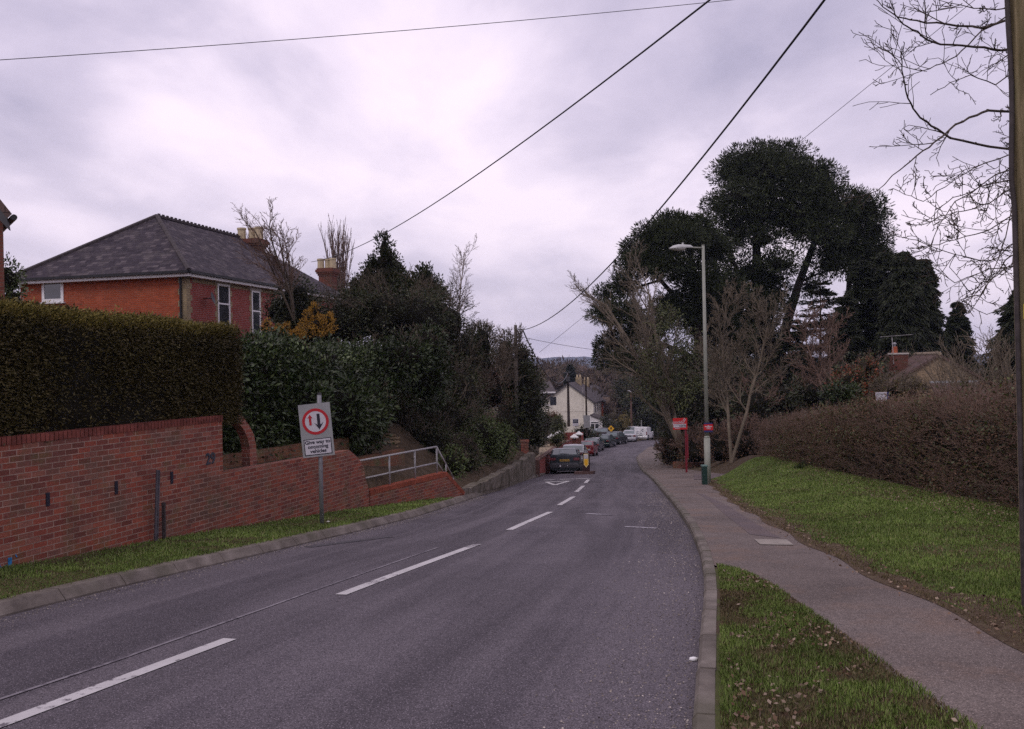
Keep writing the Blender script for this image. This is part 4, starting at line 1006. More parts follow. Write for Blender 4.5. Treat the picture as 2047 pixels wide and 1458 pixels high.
# ------------------------------------------------------------------ brick terrace house
def house():
    ha = math.radians(13.3); a = Vector((math.sin(ha), math.cos(ha), 0)); p = Vector((-a.y, a.x, 0)); f = -p  # f faces the road
    O = A(372, 545, 34); ez = O.z; O = Vector((O.x, O.y, 0))
    def at(P0, d, px, z):  # distance along d from P0 where the column px is met
        lo, hi = -2., 60.
        for _ in range(50):
            m = (lo+hi)/2; q = P0+d*m; u = (q.x*cT-(z-EYE)*sT)/q.y
            right = u*F+1023.5
            if (right < px) == (d.dot(a) > .5): lo = m
            else: hi = m
        return (lo+hi)/2
    W = at(O, p, 40, ez); Ln = at(O, a, 662, ez)+1.1; gz = -.6
    r = thing('terrace_house', (O.x, O.y, .2), 'red brick terraced house with hipped slate roof and buff quoins', 'house')
    Ra = Matrix((f, a, Vector((0, 0, 1)))).transposed()   # local x = outward front, y = along
    mb = MB(); mb.prism([O+Vector((0, 0, gz)), O+p*W+Vector((0, 0, gz)), O+p*W+Vector((0, 0, ez)), O+Vector((0, 0, ez))], a*.22); mb.build('side_wall', M['brick_house'], r)
    mb = MB(); mb.prism([O+a*.221+Vector((0, 0, gz)), O+a*Ln+Vector((0, 0, gz)), O+a*Ln+Vector((0, 0, ez)), O+a*.221+Vector((0, 0, ez))], p*.22); 
    mb.prism([O+p*W+a*.221+Vector((0, 0, gz)), O+p*W+a*Ln+Vector((0, 0, gz)), O+p*W+a*Ln+Vector((0, 0, ez)), O+p*W+a*.221+Vector((0, 0, ez))], p*-.22); mb.build('front_wall', M['brick_front'], r)
    # roof
    oh = .32; e = ez+.04; h = W/2; rise = 2.85
    c = [O+f*oh-a*oh, O+p*(W+oh)-a*oh, O+p*(W+oh)+a*(Ln+oh), O+f*oh+a*(Ln+oh)]; c = [v+Vector((0, 0, e)) for v in c]
    g0 = O+p*h+a*(h*.98)+Vector((0, 0, e+rise)); g1 = O+p*h+a*(Ln-h)+Vector((0, 0, e+rise))
    mb = MB(); mb.face([c[0], c[3], g1, g0]); mb.face([c[1], c[0], g0]); mb.face([c[2], c[1], g0, g1]); mb.face([c[3], c[2], g1]); mb.face([c[3], c[0], c[1], c[2]])
    rf = mb.build('roof', M['slate'], r)
    mb = MB(); nrid = int((g1-g0).length/.3)
    for i in range(nrid):
        q = g0+(g1-g0)*(i+.5)/nrid; mb.box(q+Vector((0, 0, .02)), (.2, .28, .1), Ra); mb.box(q+Vector((0, 0, .1)), (.04, .15, .1), Ra)
    for q0 in (c[0], c[1]): mb.tube(q0+Vector((0, 0, .02)), g0+Vector((0, 0, .03)), .09, .09, 6)
    mb.build('ridge_tiles', plain('dark ridge tile', (.06, .05, .052), .8, .2, var=.3), rf)
    mb = MB(); mb.box(((c[0]+c[3])/2)+f*.05+Vector((0, 0, -.05)), (.11, (c[3]-c[0]).length, .10), Ra); mb.box(((c[0]+c[1])/2)-a*.05+Vector((0, 0, -.05)), ((c[1]-c[0]).length, .11, .10), Ra); mb.build('gutter', M['black'], rf)
    mb = MB(); mb.box(((c[0]+c[3])/2)-f*.02+Vector((0, 0, -.15)), (.03, (c[3]-c[0]).length-.05, .13), Ra); mb.box(((c[0]+c[1])/2)+a*.02+Vector((0, 0, -.15)), ((c[1]-c[0]).length-.05, .03, .13), Ra)
    mb.box(((c[0]+c[3])/2)-f*.18+Vector((0, 0, -.2)), (.3, (c[3]-c[0]).length-.1, .02), Ra); mb.box(((c[0]+c[1])/2)+a*.18+Vector((0, 0, -.2)), ((c[1]-c[0]).length-.1, .3, .02), Ra); mb.build('fascia', M['white'], rf)
    mb = MB(); mb.tube(O+p*.22-a*.06+Vector((0, 0, ez-.1)), O+p*.22-a*.06+Vector((0, 0, 0)), .045, k=8); mb.build('downpipe', M['black'], r)
    # quoins: toothed buff brick at the corner
    mb = MB(); z = ez-.15; k = 0
    while z > .5:
        w = .36 if k % 2 else .24; mb.box(O+a*w/2+f*.003+Vector((0, 0, z-.112)), (.012, w, .222), Ra)
        w2_ = .24 if k % 2 else .36; mb.box(O+p*w2_/2-a*.003+Vector((0, 0, z-.112)), (w2_, .012, .222), Ra); z -= .225; k += 1
    mb.build('quoins', M['brick_buff'], r)
    mb = MB(); mb.box(O+a*(Ln/2)+f*.003+Vector((0, 0, ez-.26)), (.012, Ln-.8, .15), Ra); mb.build('eaves_band', M['brick_buff'], r)
    # front windows
    def win(px0, px1, wz0, wz1, deep=.0):
        t0 = at(O, a, px0, wz1); t1 = at(O, a, px1, wz1); w = t1-t0; m = (t0+t1)/2; zc = (wz0+wz1)/2; H = wz1-wz0
        c0 = O+a*m+Vector((0, 0, zc))
        mb = MB()
        for s in (-1, 1): mb.box(c0+a*s*(w/2-.035)+f*.006, (.05, .07, H), Ra); mb.box(c0+Vector((0, 0, s*(H/2-.035)))+f*.006, (.05, w-.14, .07), Ra)
        mb.box(c0+f*.006+Vector((0, 0, .05)), (.05, w-.14, .06), Ra); fr = mb.build('window', M['upvc'], r)
        mb = MB(); mb.box(c0+f*.001, (.012, w-.02, H-.02), Ra); mb.build('pane', M['glass'], fr)
        mb = MB(); mb.box(c0+Vector((0, 0, -H/2-.04))+f*.04, (.12, w+.16, .08), Ra); mb.build('sill', M['stone'], fr)
        mb = MB(); mb.box(c0+Vector((0, 0, H/2+.15))+f*.012, (.03, w+.3, .30), Ra); mb.build('lintel', M['stone'], fr)
        for s in (-1, 1):
            mb = MB(); z = wz1-.0; k = 0
            while z > wz0-.1:
                ww = .20 if k % 2 else .10
                mb.box(c0+a*s*(w/2+ww/2)+Vector((0, 0, z-.112-zc))+f*.004, (.013, ww, .224), Ra); z -= .225; k += 1
            mb.build('brick_surround', M['brick_buff'], fr)
    t1 = at(O, a, 446, 5); Y1 = (O+a*t1).y; win(434, 458, A(446, 642, Y1).z-.2, A(446, 569, Y1).z)
    t2 = at(O, a, 510, 5); Y2 = (O+a*t2).y; win(502, 519, A(510, 663, Y2).z-.1, A(510, 582, Y2).z)
    for px in (566, 600):
        t3 = at(O, a, px, 5); Y3 = (O+a*t3).y; z1 = A(510, 582, Y2).z; win(px-6, px+7, z1-1.9, z1)
    # side window
    s0 = at(O, p, 128, ez-1); s1 = at(O, p, 85, ez-1); m = (s0+s1)/2; w = abs(s1-s0); q = O+p*m; z0, z1 = A(106, 604, q.y).z, A(106, 561, q.y).z
    c0 = Vector((q.x, q.y, (z0+z1)/2)); H = z1-z0; mb = MB()
    for s in (-1, 1): mb.box(c0+p*s*(w/2-.06)-a*.01, (.12, .05, H), Ra); mb.box(c0+Vector((0, 0, s*(H/2-.06)))-a*.01, (w-.24, .05, .12), Ra)
    fr = mb.build('window', M['upvc'], r); mb = MB(); mb.box(c0-a*.003, (w-.05, .03, H-.05), Ra); mb.build('pane', M['glass'], fr)
    mb = MB(); mb.box(c0+Vector((0, 0, -H/2-.04))-a*.05, (w+.12, .12, .06), Ra); mb.build('sill', M['upvc'], fr)
    # satellite dish
    d = thing('satellite_dish', O, 'grey satellite dish on the front wall beside the first window', 'satellite dish'); t = at(O, a, 408, 4); Yd = (O+a*t).y
    dc = O+a*t+f*.35; dc.z = A(413, 597, Yd).z; dn = (f*.9+a*.25+Vector((0, 0, .25))).normalized(); x_ = dn.cross(Vector((0, 0, 1))).normalized(); y_ = x_.cross(dn)
    mb = MB(); rings = [[dc+dn*(.09*(rr/.3)**2)+(x_*math.cos(i*math.pi/9)+y_*math.sin(i*math.pi/9))*rr for i in range(18)] for rr in (.02, .09, .17, .23)]
    for A_, B_ in zip(rings[:-1], rings[1:]):
        for i in range(18): mb.face([A_[i], A_[(i+1) % 18], B_[(i+1) % 18], B_[i]])
    mb.build('dish', M['dark_grey'], d, smooth=True); mb = MB(); mb.tube(dc, O+a*t+Vector((0, 0, dc.z)), .02); mb.tube(dc-y_*.28+dn*.08, dc+dn*.3-y_*.1, .012); mb.build('arm', M['dark_grey'], d)
    # chimneys
    def chimney(px, wpx, pot_top, pot_bot, cap_y, base_y, tdef, npots, lab):
        Yc = tdef; hh = A(px, cap_y, Yc).z; tt = at(O+p*(h-.45), a, px, hh) if base_y < 550 else None; Yc = (O+p*(h-.45)+a*tt).y if tt else Yc; c = A(px, cap_y, Yc); w = wpx*Yc/F; ztop = A(px, pot_bot, Yc).z; zb = A(px, base_y, Yc).z-1
        mb = MB(); mb.box((c.x, c.y, (ztop+zb)/2-.2), (w*.74, .75, ztop-zb-.4), Ra); ch = None
        for i, (ex, hz) in enumerate(((.82, .12), (.92, .12), (1.0, .16), (.9, .1))): mb.box((c.x, c.y, ztop-.42+i*.12), (w*ex, .75+(ex-.74)*w, hz), Ra)
        ch = mb.build('chimney', M['brick_dark'], r); mb = MB()
        hgt = (pot_bot-pot_top)*Yc/F
        for i in range(npots):
            x = (i-(npots-1)/2)*w*.34; q = Vector((c.x, c.y, ztop-.02))+f*x+a*(.12 if i % 2 else -.1)
            mb = MB(); mb.tube(q, q+Vector((0, 0, hgt*.84)), .215, .205, 8); mb.tube(q+Vector((0, 0, hgt*.84)), q+Vector((0, 0, hgt)), .235, .235, 8); mb.build('chimney_pot', M['pot'], ch)
        mb = MB(); mb.box((c.x, c.y, ztop-.005), (w*.8, .6, .05), Ra); mb.build('mortar_flaunching', plain('mossy mortar', (.17, .14, .06), .9, .1, var=.4, scale=10), ch)
    chimney(503, 56, 455, 479, 490, 520, 46.0, 3, '')
    chimney(655, 38, 517, 537, 545, 575, 56.0, 3, '')
    return O, a, p, f
HO, Ha, Hp, Hf = house()

# sliver of the neighbour house at the left edge
def neighbour():
    r = thing('brick_house', A(-40, 600, 18), 'dark brick house corner with overhanging eave at the left edge', 'house')
    Y = 18.0; e = A(6, 436, Y); a0 = Vector((-.06, 1, 0)).normalized(); mb = MB()
    mb.prism([(e.x, Y, -.5), (e.x-7, Y, -.5), (e.x-7, Y, e.z), (e.x-3.5, Y, e.z+2.9), (e.x, Y, e.z)], (-5.5, 7, 0)); mb.build('wall', M['brick_dark'], r)
    g = A(24, 428, Y-.3); k = A(0, 398, Y-.3); d = (Vector((k.x-g.x, 0, k.z-g.z))).normalized(); n = Vector((-d.z, 0, d.x)); n = n if n.z > 0 else -n
    mb = MB(); g2 = g; L = 4.9; mb.prism([g2, g2+d*L, g2+d*L-n*.13, g2-n*.13], (-5.5, 7.4, 0)); rf = mb.build('roof', M['tile'], r)
    mb = MB(); q = A(0, 440, Y-.32); mb.prism([g-n*.13, g-n*.13+d*1.2, (g-n*.35+d*1.2), (g.x-.06, g.y, g.z-.32)], (0, .05, 0)); mb.build('bargeboard', M['dark_grey'], rf)
    mb = MB(); mb.tube((g.x+.05, g.y-.02, g.z-.07), (g.x-5.4, g.y+7.4, g.z-.07), .06, k=10); mb.build('gutter', M['black'], rf)
neighbour()

# ------------------------------------------------------------------ far cream terrace down the hill
def far_houses():
    ha = math.radians(14); a = Vector((math.sin(ha), math.cos(ha), 0)); p = Vector((-a.y, a.x, 0)); f = -p
    Ra = Matrix((f, a, Vector((0, 0, 1)))).transposed(); O = A(1186, 803, 146); ez = O.z; O = Vector((O.x, O.y, 0)); W = 8.2; gz = -10.4
    def block(O, L, ez, rise, mat, label, wins, chim, name='cottage'):
        r = thing(name, (O.x, O.y, -9.6), label, 'house')
        mb = MB(); mb.prism([O+Vector((0, 0, gz)), O+p*W+Vector((0, 0, gz)), O+p*W+Vector((0, 0, ez+.2)), O+p*W/2+Vector((0, 0, ez+rise)), O+Vector((0, 0, ez))], a*L); mb.build('wall', mat, r)
        t0 = O+p*W/2+Vector((0, 0, ez+rise+.12)); mb = MB()
        for s, e_ in ((f*.35, O), (p*.35, O+p*W)):
            e0 = e_+s+Vector((0, 0, ez-.15)); n = Vector((0, 0, -.16)); mb.prism([e0-a*.25, e0+a*(L+.1), t0+a*(L+.1), t0-a*.25], n)
        rf = mb.build('roof', M['slate_far'], r)
        mb = MB()
        for s, e_ in ((f*.35, O), (p*.35, O+p*W)):
            e0 = e_+s+Vector((0, 0, ez-.30)); mb.tube(e0-a*.28, t0-a*.28-Vector((0, 0, .14)), .09, k=4)
        mb.build('bargeboard', M['dark_grey'], rf)
        for cpx, cz in chim:
            c = O+p*W/2+a*cpx; mb = MB(); c = c+f*.5; mb.box((c.x, c.y, ez+rise+.1), (.95, .8, 1.5), Ra); ch = mb.build('chimney', M['brick_buff'], rf)
            for k in (-.26, .26):
                mb = MB(); q = c+f*k; mb.tube((q.x, q.y, ez+rise+.84), (q.x, q.y, ez+rise+1.3), .15, .14, 8); mb.build('chimney_pot', M['pot'], ch)
        for t, z, w, h in wins:
            c = O+a*t+f*.03+Vector((0, 0, z)); mb = MB(); mb.box(c, (.06, w, h), Ra); fr = mb.build('window', M['upvc'], r)
            mb = MB(); mb.box(c+f*.02, (.06, w-.25, h-.25), Ra); mb.build('pane', M['glass'], fr)
        return r
    r = block(O, 8.5, ez, 3.0, M['render'], 'cream rendered end terrace cottage with plain gable and slate roof', [(1.5, ez-1.2, 1.0, 1.5), (4.2, ez-1.2, 1.0, 1.5), (6.8, ez-1.2, 1.0, 1.5)], [(7.5, 0)])
    mb = MB(); mb.box(O-a*.02+p*3+Vector((0, 0, ez-1.6)), (5.0, .02, .04), Ra); mb.box(O-a*.02+p*1.7+Vector((0, 0, ez-.2)), (.05, .03, 5), Ra); mb.build('render_joint', M['stone'], r)
    O2 = O+a*8.6+f*.25
    block(O2, 6.0, ez-.15, 2.6, M['brick_house'], 'narrow red brick cottage between the two cream cottages', [(1.5, ez-1.4, 1.0, 1.5), (4.2, ez-1.4, 1.0, 1.5)], [(5.6, 0)])
    O3 = O+a*14.8+f*.7
    block(O3, 10, ez-.5, 2.5, M['render'], 'farther cream cottage with dark framed windows', [(1.5, ez-1.7, 1.0, 1.6), (4.2, ez-1.7, 1.0, 1.6), (6.8, ez-1.7, 1.0, 1.6), (1.5, ez-4.5, 1.1, 1.8), (4.2, ez-4.5, 1.1, 1.8)], [])
    # white porch
    c = A(1190, 858, 143); r = thing('porch', (c.x, c.y, -9.7), 'white gabled porch extension in front of the cream cottage', 'porch')
    w = 3.3; O4 = Vector((c.x-1.4, c.y, 0)); z1 = A(1190, 841, 143).z; zt = A(1190, 830, 143).z; q = Matrix.Rotation(-ha, 3, 'Z'); X_ = q@Vector((1, 0, 0)); Y_ = q@Vector((0, 1, 0))
    mb = MB(); mb.prism([O4+Vector((0, 0, -10.4)), O4+X_*w+Vector((0, 0, -10.4)), O4+X_*w+Vector((0, 0, z1)), O4+X_*w*.25+Vector((0, 0, zt)), O4+Vector((0, 0, zt-.2))], Y_*4); mb.build('wall', M['white'], r)
    mb = MB(); mb.prism([O4+X_*w*.2+Vector((0, 0, zt+.12)), O4+X_*(w+.2)+Vector((0, 0, z1-.05)), O4+X_*(w+.2)+Vector((0, 0, z1-.25)), O4+X_*w*.2+Vector((0, 0, zt-.08))], Y_*4.1-Y_*0); mb.v = [v-Y_*.2 for v in mb.v]; mb.build('roof', M['slate_far'], r)
    wc = O4+X_*1.35-Y_*.03; zc = A(1190, 851, 143).z; mb = MB(); mb.box(wc+Vector((0, 0, zc)), (1.5, .06, 1.3), Matrix((X_, Y_, Vector((0, 0, 1)))).transposed()); fr = mb.build('window', M['upvc'], r)
    mb = MB(); 
    for i in (-1, 1): mb.box(wc+X_*i*.34-Y_*.03+Vector((0, 0, zc-.1)), (.55, .03, .8), Matrix((X_, Y_, Vector((0, 0, 1)))).transposed())
    mb.box(wc-Y_*.03+Vector((0, 0, zc+.5)), (1.2, .03, .18), Matrix((X_, Y_, Vector((0, 0, 1)))).transposed()); mb.build('pane', M['glass'], fr)
    # house behind the shrubs on the left
    c = A(1076, 790, 128); r = thing('cottage', (c.x, c.y, -9), 'grey roofed pale cottage glimpsed between left shrubs and cream gable', 'house')
    mb = MB(); mb.box((c.x-1.0, c.y+4, -7.0), (6.2, 8, 5.4)); mb.build('wall', M['render'], r)
    mb = MB(); zt = A(1076, 764, 128).z; ze = A(1076, 783, 128).z
    mb.prism([(c.x-4.4, c.y-.3, ze), (c.x+2.5, c.y-.3, ze), (c.x+1.9, c.y+4, zt), (c.x-4.4, c.y+4, zt)], (0, 0, -.15)); mb.prism([(c.x-4.4, c.y+8, ze), (c.x+2.5, c.y+8, ze), (c.x+1.9, c.y+4, zt), (c.x-4.4, c.y+4, zt)], (0, 0, -.15)); mb.build('roof', M['slate_far'], r)
    mb = MB(); mb.box((c.x-1, c.y-.35, ze-.15), (6.9, .1, .2)); mb.build('fascia', M['white'], r)
    for i in range(4):
        mb = MB(); mb.box((c.x-3+i*1.7, c.y-.02, ze-1.4), (.9, .06, 1.2)); mb.build('window', M['glass'], r)
far_houses()

# bungalow behind the right hedge
def bungalow():
    Y = 42.0; c = A(1877, 708, Y); r = thing('bungalow', (c.x, Y, -2.2), 'low yellow grey brick bungalow with brown tiled gable roof', 'bungalow')
    apex = c; lw = A(1830, 770, Y); ang = math.radians(-17); X_ = Vector((math.cos(ang), math.sin(ang), 0)); Y_ = Vector((-math.sin(ang), math.cos(ang), 0))
    half = 3.3; drop = 2.05; d = 8.0; B = Vector((apex.x, apex.y, 0)); zt = apex.z-.12; ze = zt-drop; sY = Vector((-.55, 1, 0)).normalized()
    mb = MB(); mb.prism([B-X_*half+Vector((0, 0, -3.2)), B+X_*half+Vector((0, 0, -3.2)), B+X_*half+Vector((0, 0, ze)), B+Vector((0, 0, zt)), B-X_*half+Vector((0, 0, ze))], Y_*d); mb.build('wall', M['brick_gable'], r)
    mb = MB(); e = .45
    for s in (-1, 1):
        q0 = B+Vector((0, 0, zt+.14)); q1 = B+X_*s*(half+e)+Vector((0, 0, ze-.14)); mb.prism([q0-Y_*.12, q1-Y_*.12, q1+Y_*(d+.2), q0+Y_*(d+.2)], (0, 0, -.13))
    rf = mb.build('roof', M['tile'], r)
    mb = MB(); mb.tube(B+Vector((0, 0, zt+.14))-Y_*.14, B+Vector((0, 0, zt+.14))+Y_*(d+.2), .1, k=8); mb.build('ridge_tiles', plain('pale ridge', (.25, .2, .15), .85, .2), rf)
    # lower lean-to roof with grey flashing
    l0, l1 = A(1860, 768, Y-.9), A(1957, 764, Y-.9); l0.z = l1.z = (l0.z+l1.z)/2; mb = MB(); mb.prism([l0, l1, l1+Vector((.1, -1.5, -.8)), l0+Vector((-.3, -1.5, -.8))], (0, 0, -.1)); mb.build('lean_to_roof', M['tile'], r)
    mb = MB(); mb.box((l0+l1)/2+Vector((0, .05, .06)), ((l1-l0).length, .12, .10)); mb.build('lead_flashing', M['sign_grey'], r)
    # chimney with cowl and aerial
    cc = A(1796, 722, Y+3.5); w = 28*(Y+3.5)/F; mb = MB(); zt_ = A(1796, 708, Y+3.5).z; mb.box((cc.x, cc.y, zt_-1.1), (w, .6, 2.2)); ch = mb.build('chimney', M['brick_dark'], r)
    mb = MB(); mb.box((cc.x, cc.y, zt_+.02), (w+.08, .68, .08)); mb.build('chimney_cap', M['stone'], ch)
    q = Vector((cc.x-.18, cc.y, zt_)); mb = MB(); mb.tube(q, q+Vector((0, 0, .38)), .15, .12, 10); mb.build('chimney_pot', M['terracotta'], ch)
    mb = MB(); mb.tube(q+Vector((0, 0, .38)), q+Vector((0, 0, .55)), .06, .06, 8); mb.tube(q+Vector((0, 0, .5)), q+Vector((0, 0, .6)), .12, .05, 8); mb.build('cowl', M['grey_metal'], ch)
    m0 = Vector((cc.x-.36, cc.y-.3, zt_-.5)); mt = A(1783, 675, Y+3.5); mb = MB(); mb.tube(m0, mt, .018, k=6); bl, brr = A(1760, 674, Y+3.4), A(1823, 669, Y+3.6); mb.tube(bl, brr, .012, k=5); dd = brr-bl
    for i in range(13):
        q = bl+dd*(i+.5)/13; mb.tube(q-Vector((0, .25, 0)), q+Vector((0, .25, 0)), .006, k=4)
    mb.build('tv_aerial', M['rail'], r)
    # orange brick chimney of the house beyond
    o = A(2002, 724, 52); rr = thing('chimney_stack', (o.x, o.y, o.z-3), 'orange brick chimney stack glimpsed through bare stems', 'chimney'); mb = MB(); mb.box((o.x, o.y, o.z-1.5), (1.0, .7, 3.2)); mb.build('stack', M['brick_house'], rr)
    mb = MB(); mb.box((o.x, o.y, o.z+.12), (1.1, .8, .12)); mb.build('cap', M['brick_house'], rr)
bungalow()
def far_right_sign():
    Y = 31.0; c = A(1764, 790.5, Y); r = thing('estate_agent_board', (c.x, Y, c.z-2.2), 'white and blue board standing just above the brown hedge', 'sign')
    mb = MB(); mb.box((c.x-.02, Y+.03, c.z-1.1), (.06, .05, 2.3)); mb.build('post', M['white'], r)
    mb = MB(); mb.box(c+Vector((-.04, 0, -.04)), (.40, .015, .30)); mb.build('board', M['sign_white'], r); mb = MB(); mb.box(c+Vector((.20, 0, -.02)), (.09, .018, .26)); mb.build('blue_panel', M['blue_board'], r)
    mb = MB(); mb.box(c+Vector((-.06, -.012, .05)), (.25, .004, .03)); mb.build('lettering', M['sign_grey'], r)
far_right_sign()
def far_signs():
    Y = 92; c = A(1150.5, 845, Y); r = thing('estate_agent_board', A(1151, 862, Y), 'white board with navy panel in front of the cream gable', 'sign')
    mb = MB(); mb.box(c, (11.5*Y/F, .04, 15*Y/F)); b = mb.build('board', M['sign_white'], r); mb = MB(); mb.box(c+Vector((0, -.03, .14)), (10*Y/F, .02, 7*Y/F)); mb.build('panel', M['navy'], b)
    mb = MB(); mb.box(c+Vector((0, -.045, .2)), (.36, .01, .06)); mb.box(c+Vector((0, -.045, .08)), (.36, .01, .06)); mb.build('lettering', M['sign_grey'], b)
    mb = MB(); q = A(1151, 866, Y); mb.box(Vector((c.x+.02, Y+.03, (c.z+q.z)/2-.2)), (.09, .06, c.z-q.z)); mb.build('post', M['white'], r)
    Y = 104; c = A(1221.5, 857, Y); s = 6.4*Y/F; r = thing('road_sign', (c.x, Y, float(prof(Y))), 'small yellow diamond sign beside the dark hedge', 'road sign')
    mb = MB(); mb.prism([c+Vector((-s, 0, 0)), c+Vector((0, 0, -s)), c+Vector((s, 0, 0)), c+Vector((0, 0, s))], (0, .03, 0)); b = mb.build('panel', M['yellow'], r)
    mb = MB(); mb.box(c+Vector((0, -.005, 0)), (.1, .006, .3)); mb.box(c+Vector((0, -.005, .05)), (.26, .006, .08)); mb.build('symbol', M['sign_black'], b)
    mb = MB(); mb.tube((c.x, Y+.05, c.z-.2), (c.x, Y+.05, float(prof(Y))), .04); mb.build('post', M['grey_metal'], r)
far_signs()

# bollard on the kerbed build-out
def bollard():
    g = gxy(1160, 941); y0 = 44.6; x0 = A(1160, 941, y0).x; z = road_z(x0, y0)
    mb = MB(); W = .75; pts = [(x0-.3, y0), (x0+W-.15, y0-.05), (x0+W, y0+.4), (x0+W+.15, y0+1.8), (x0-.1, y0+1.9)]
    mb.prism([(x, y, float(prof(y))-.1) for x, y in pts], (0, 0, .26)); tag(mb.build('traffic_island', plain('dark kerb brick', (.10, .06, .055), .85, .2)), kind='structure')
    c = A(1171.5, 920, y0+.5); b = Vector((c.x, y0+.5, float(prof(y0+.5))+.14)); r = thing('bollard', b, 'yellow and white pointed bollard beside the dark parked hatchback', 'bollard')
    k = y0/F; w = 5.6*k; top = A(1171.5, 906.5, y0+.5).z; bot = A(1171.5, 935, y0+.5).z
    mb = MB(); mb.prism([(c.x-w*1.25, b.y+.02, b.z-.1), (c.x+w*1.35, b.y+.02, b.z-.1), (c.x+w*1.35, b.y+.02, top-.02), (c.x-w*1.0, b.y+.02, top+.03)], (0, .22, 0)); mb.build('body', plain('dark red shell', (.035, .012, .014), .5, .4), r, bevel=.02)
    mb = MB(); mb.prism([(c.x-w*.85, b.y-.02, top-.03), (c.x-w*.85, b.y-.02, bot+w*1.1), (c.x, b.y-.02, bot), (c.x+w*.85, b.y-.02, bot+w*1.1), (c.x+w*.85, b.y-.02, top-.03)], (0, .025, 0)); p = mb.build('face', plain('pale edge', (.75, .62, .3), .5, .4), r)
    mb = MB(); mb.prism([(c.x-w*.62, b.y-.03, top-.30), (c.x-w*.62, b.y-.03, bot+w*1.2), (c.x, b.y-.03, bot+.08), (c.x+w*.62, b.y-.03, bot+w*1.2), (c.x+w*.62, b.y-.03, top-.30)], (0, .012, 0)); mb.build('yellow_panel', M['yellow'], p)
    mb = MB(); mb.box((c.x, b.y-.026, top-.16), (w*1.5, .012, .2)); mb.build('white_panel', M['sign_white'], p)
bollard()

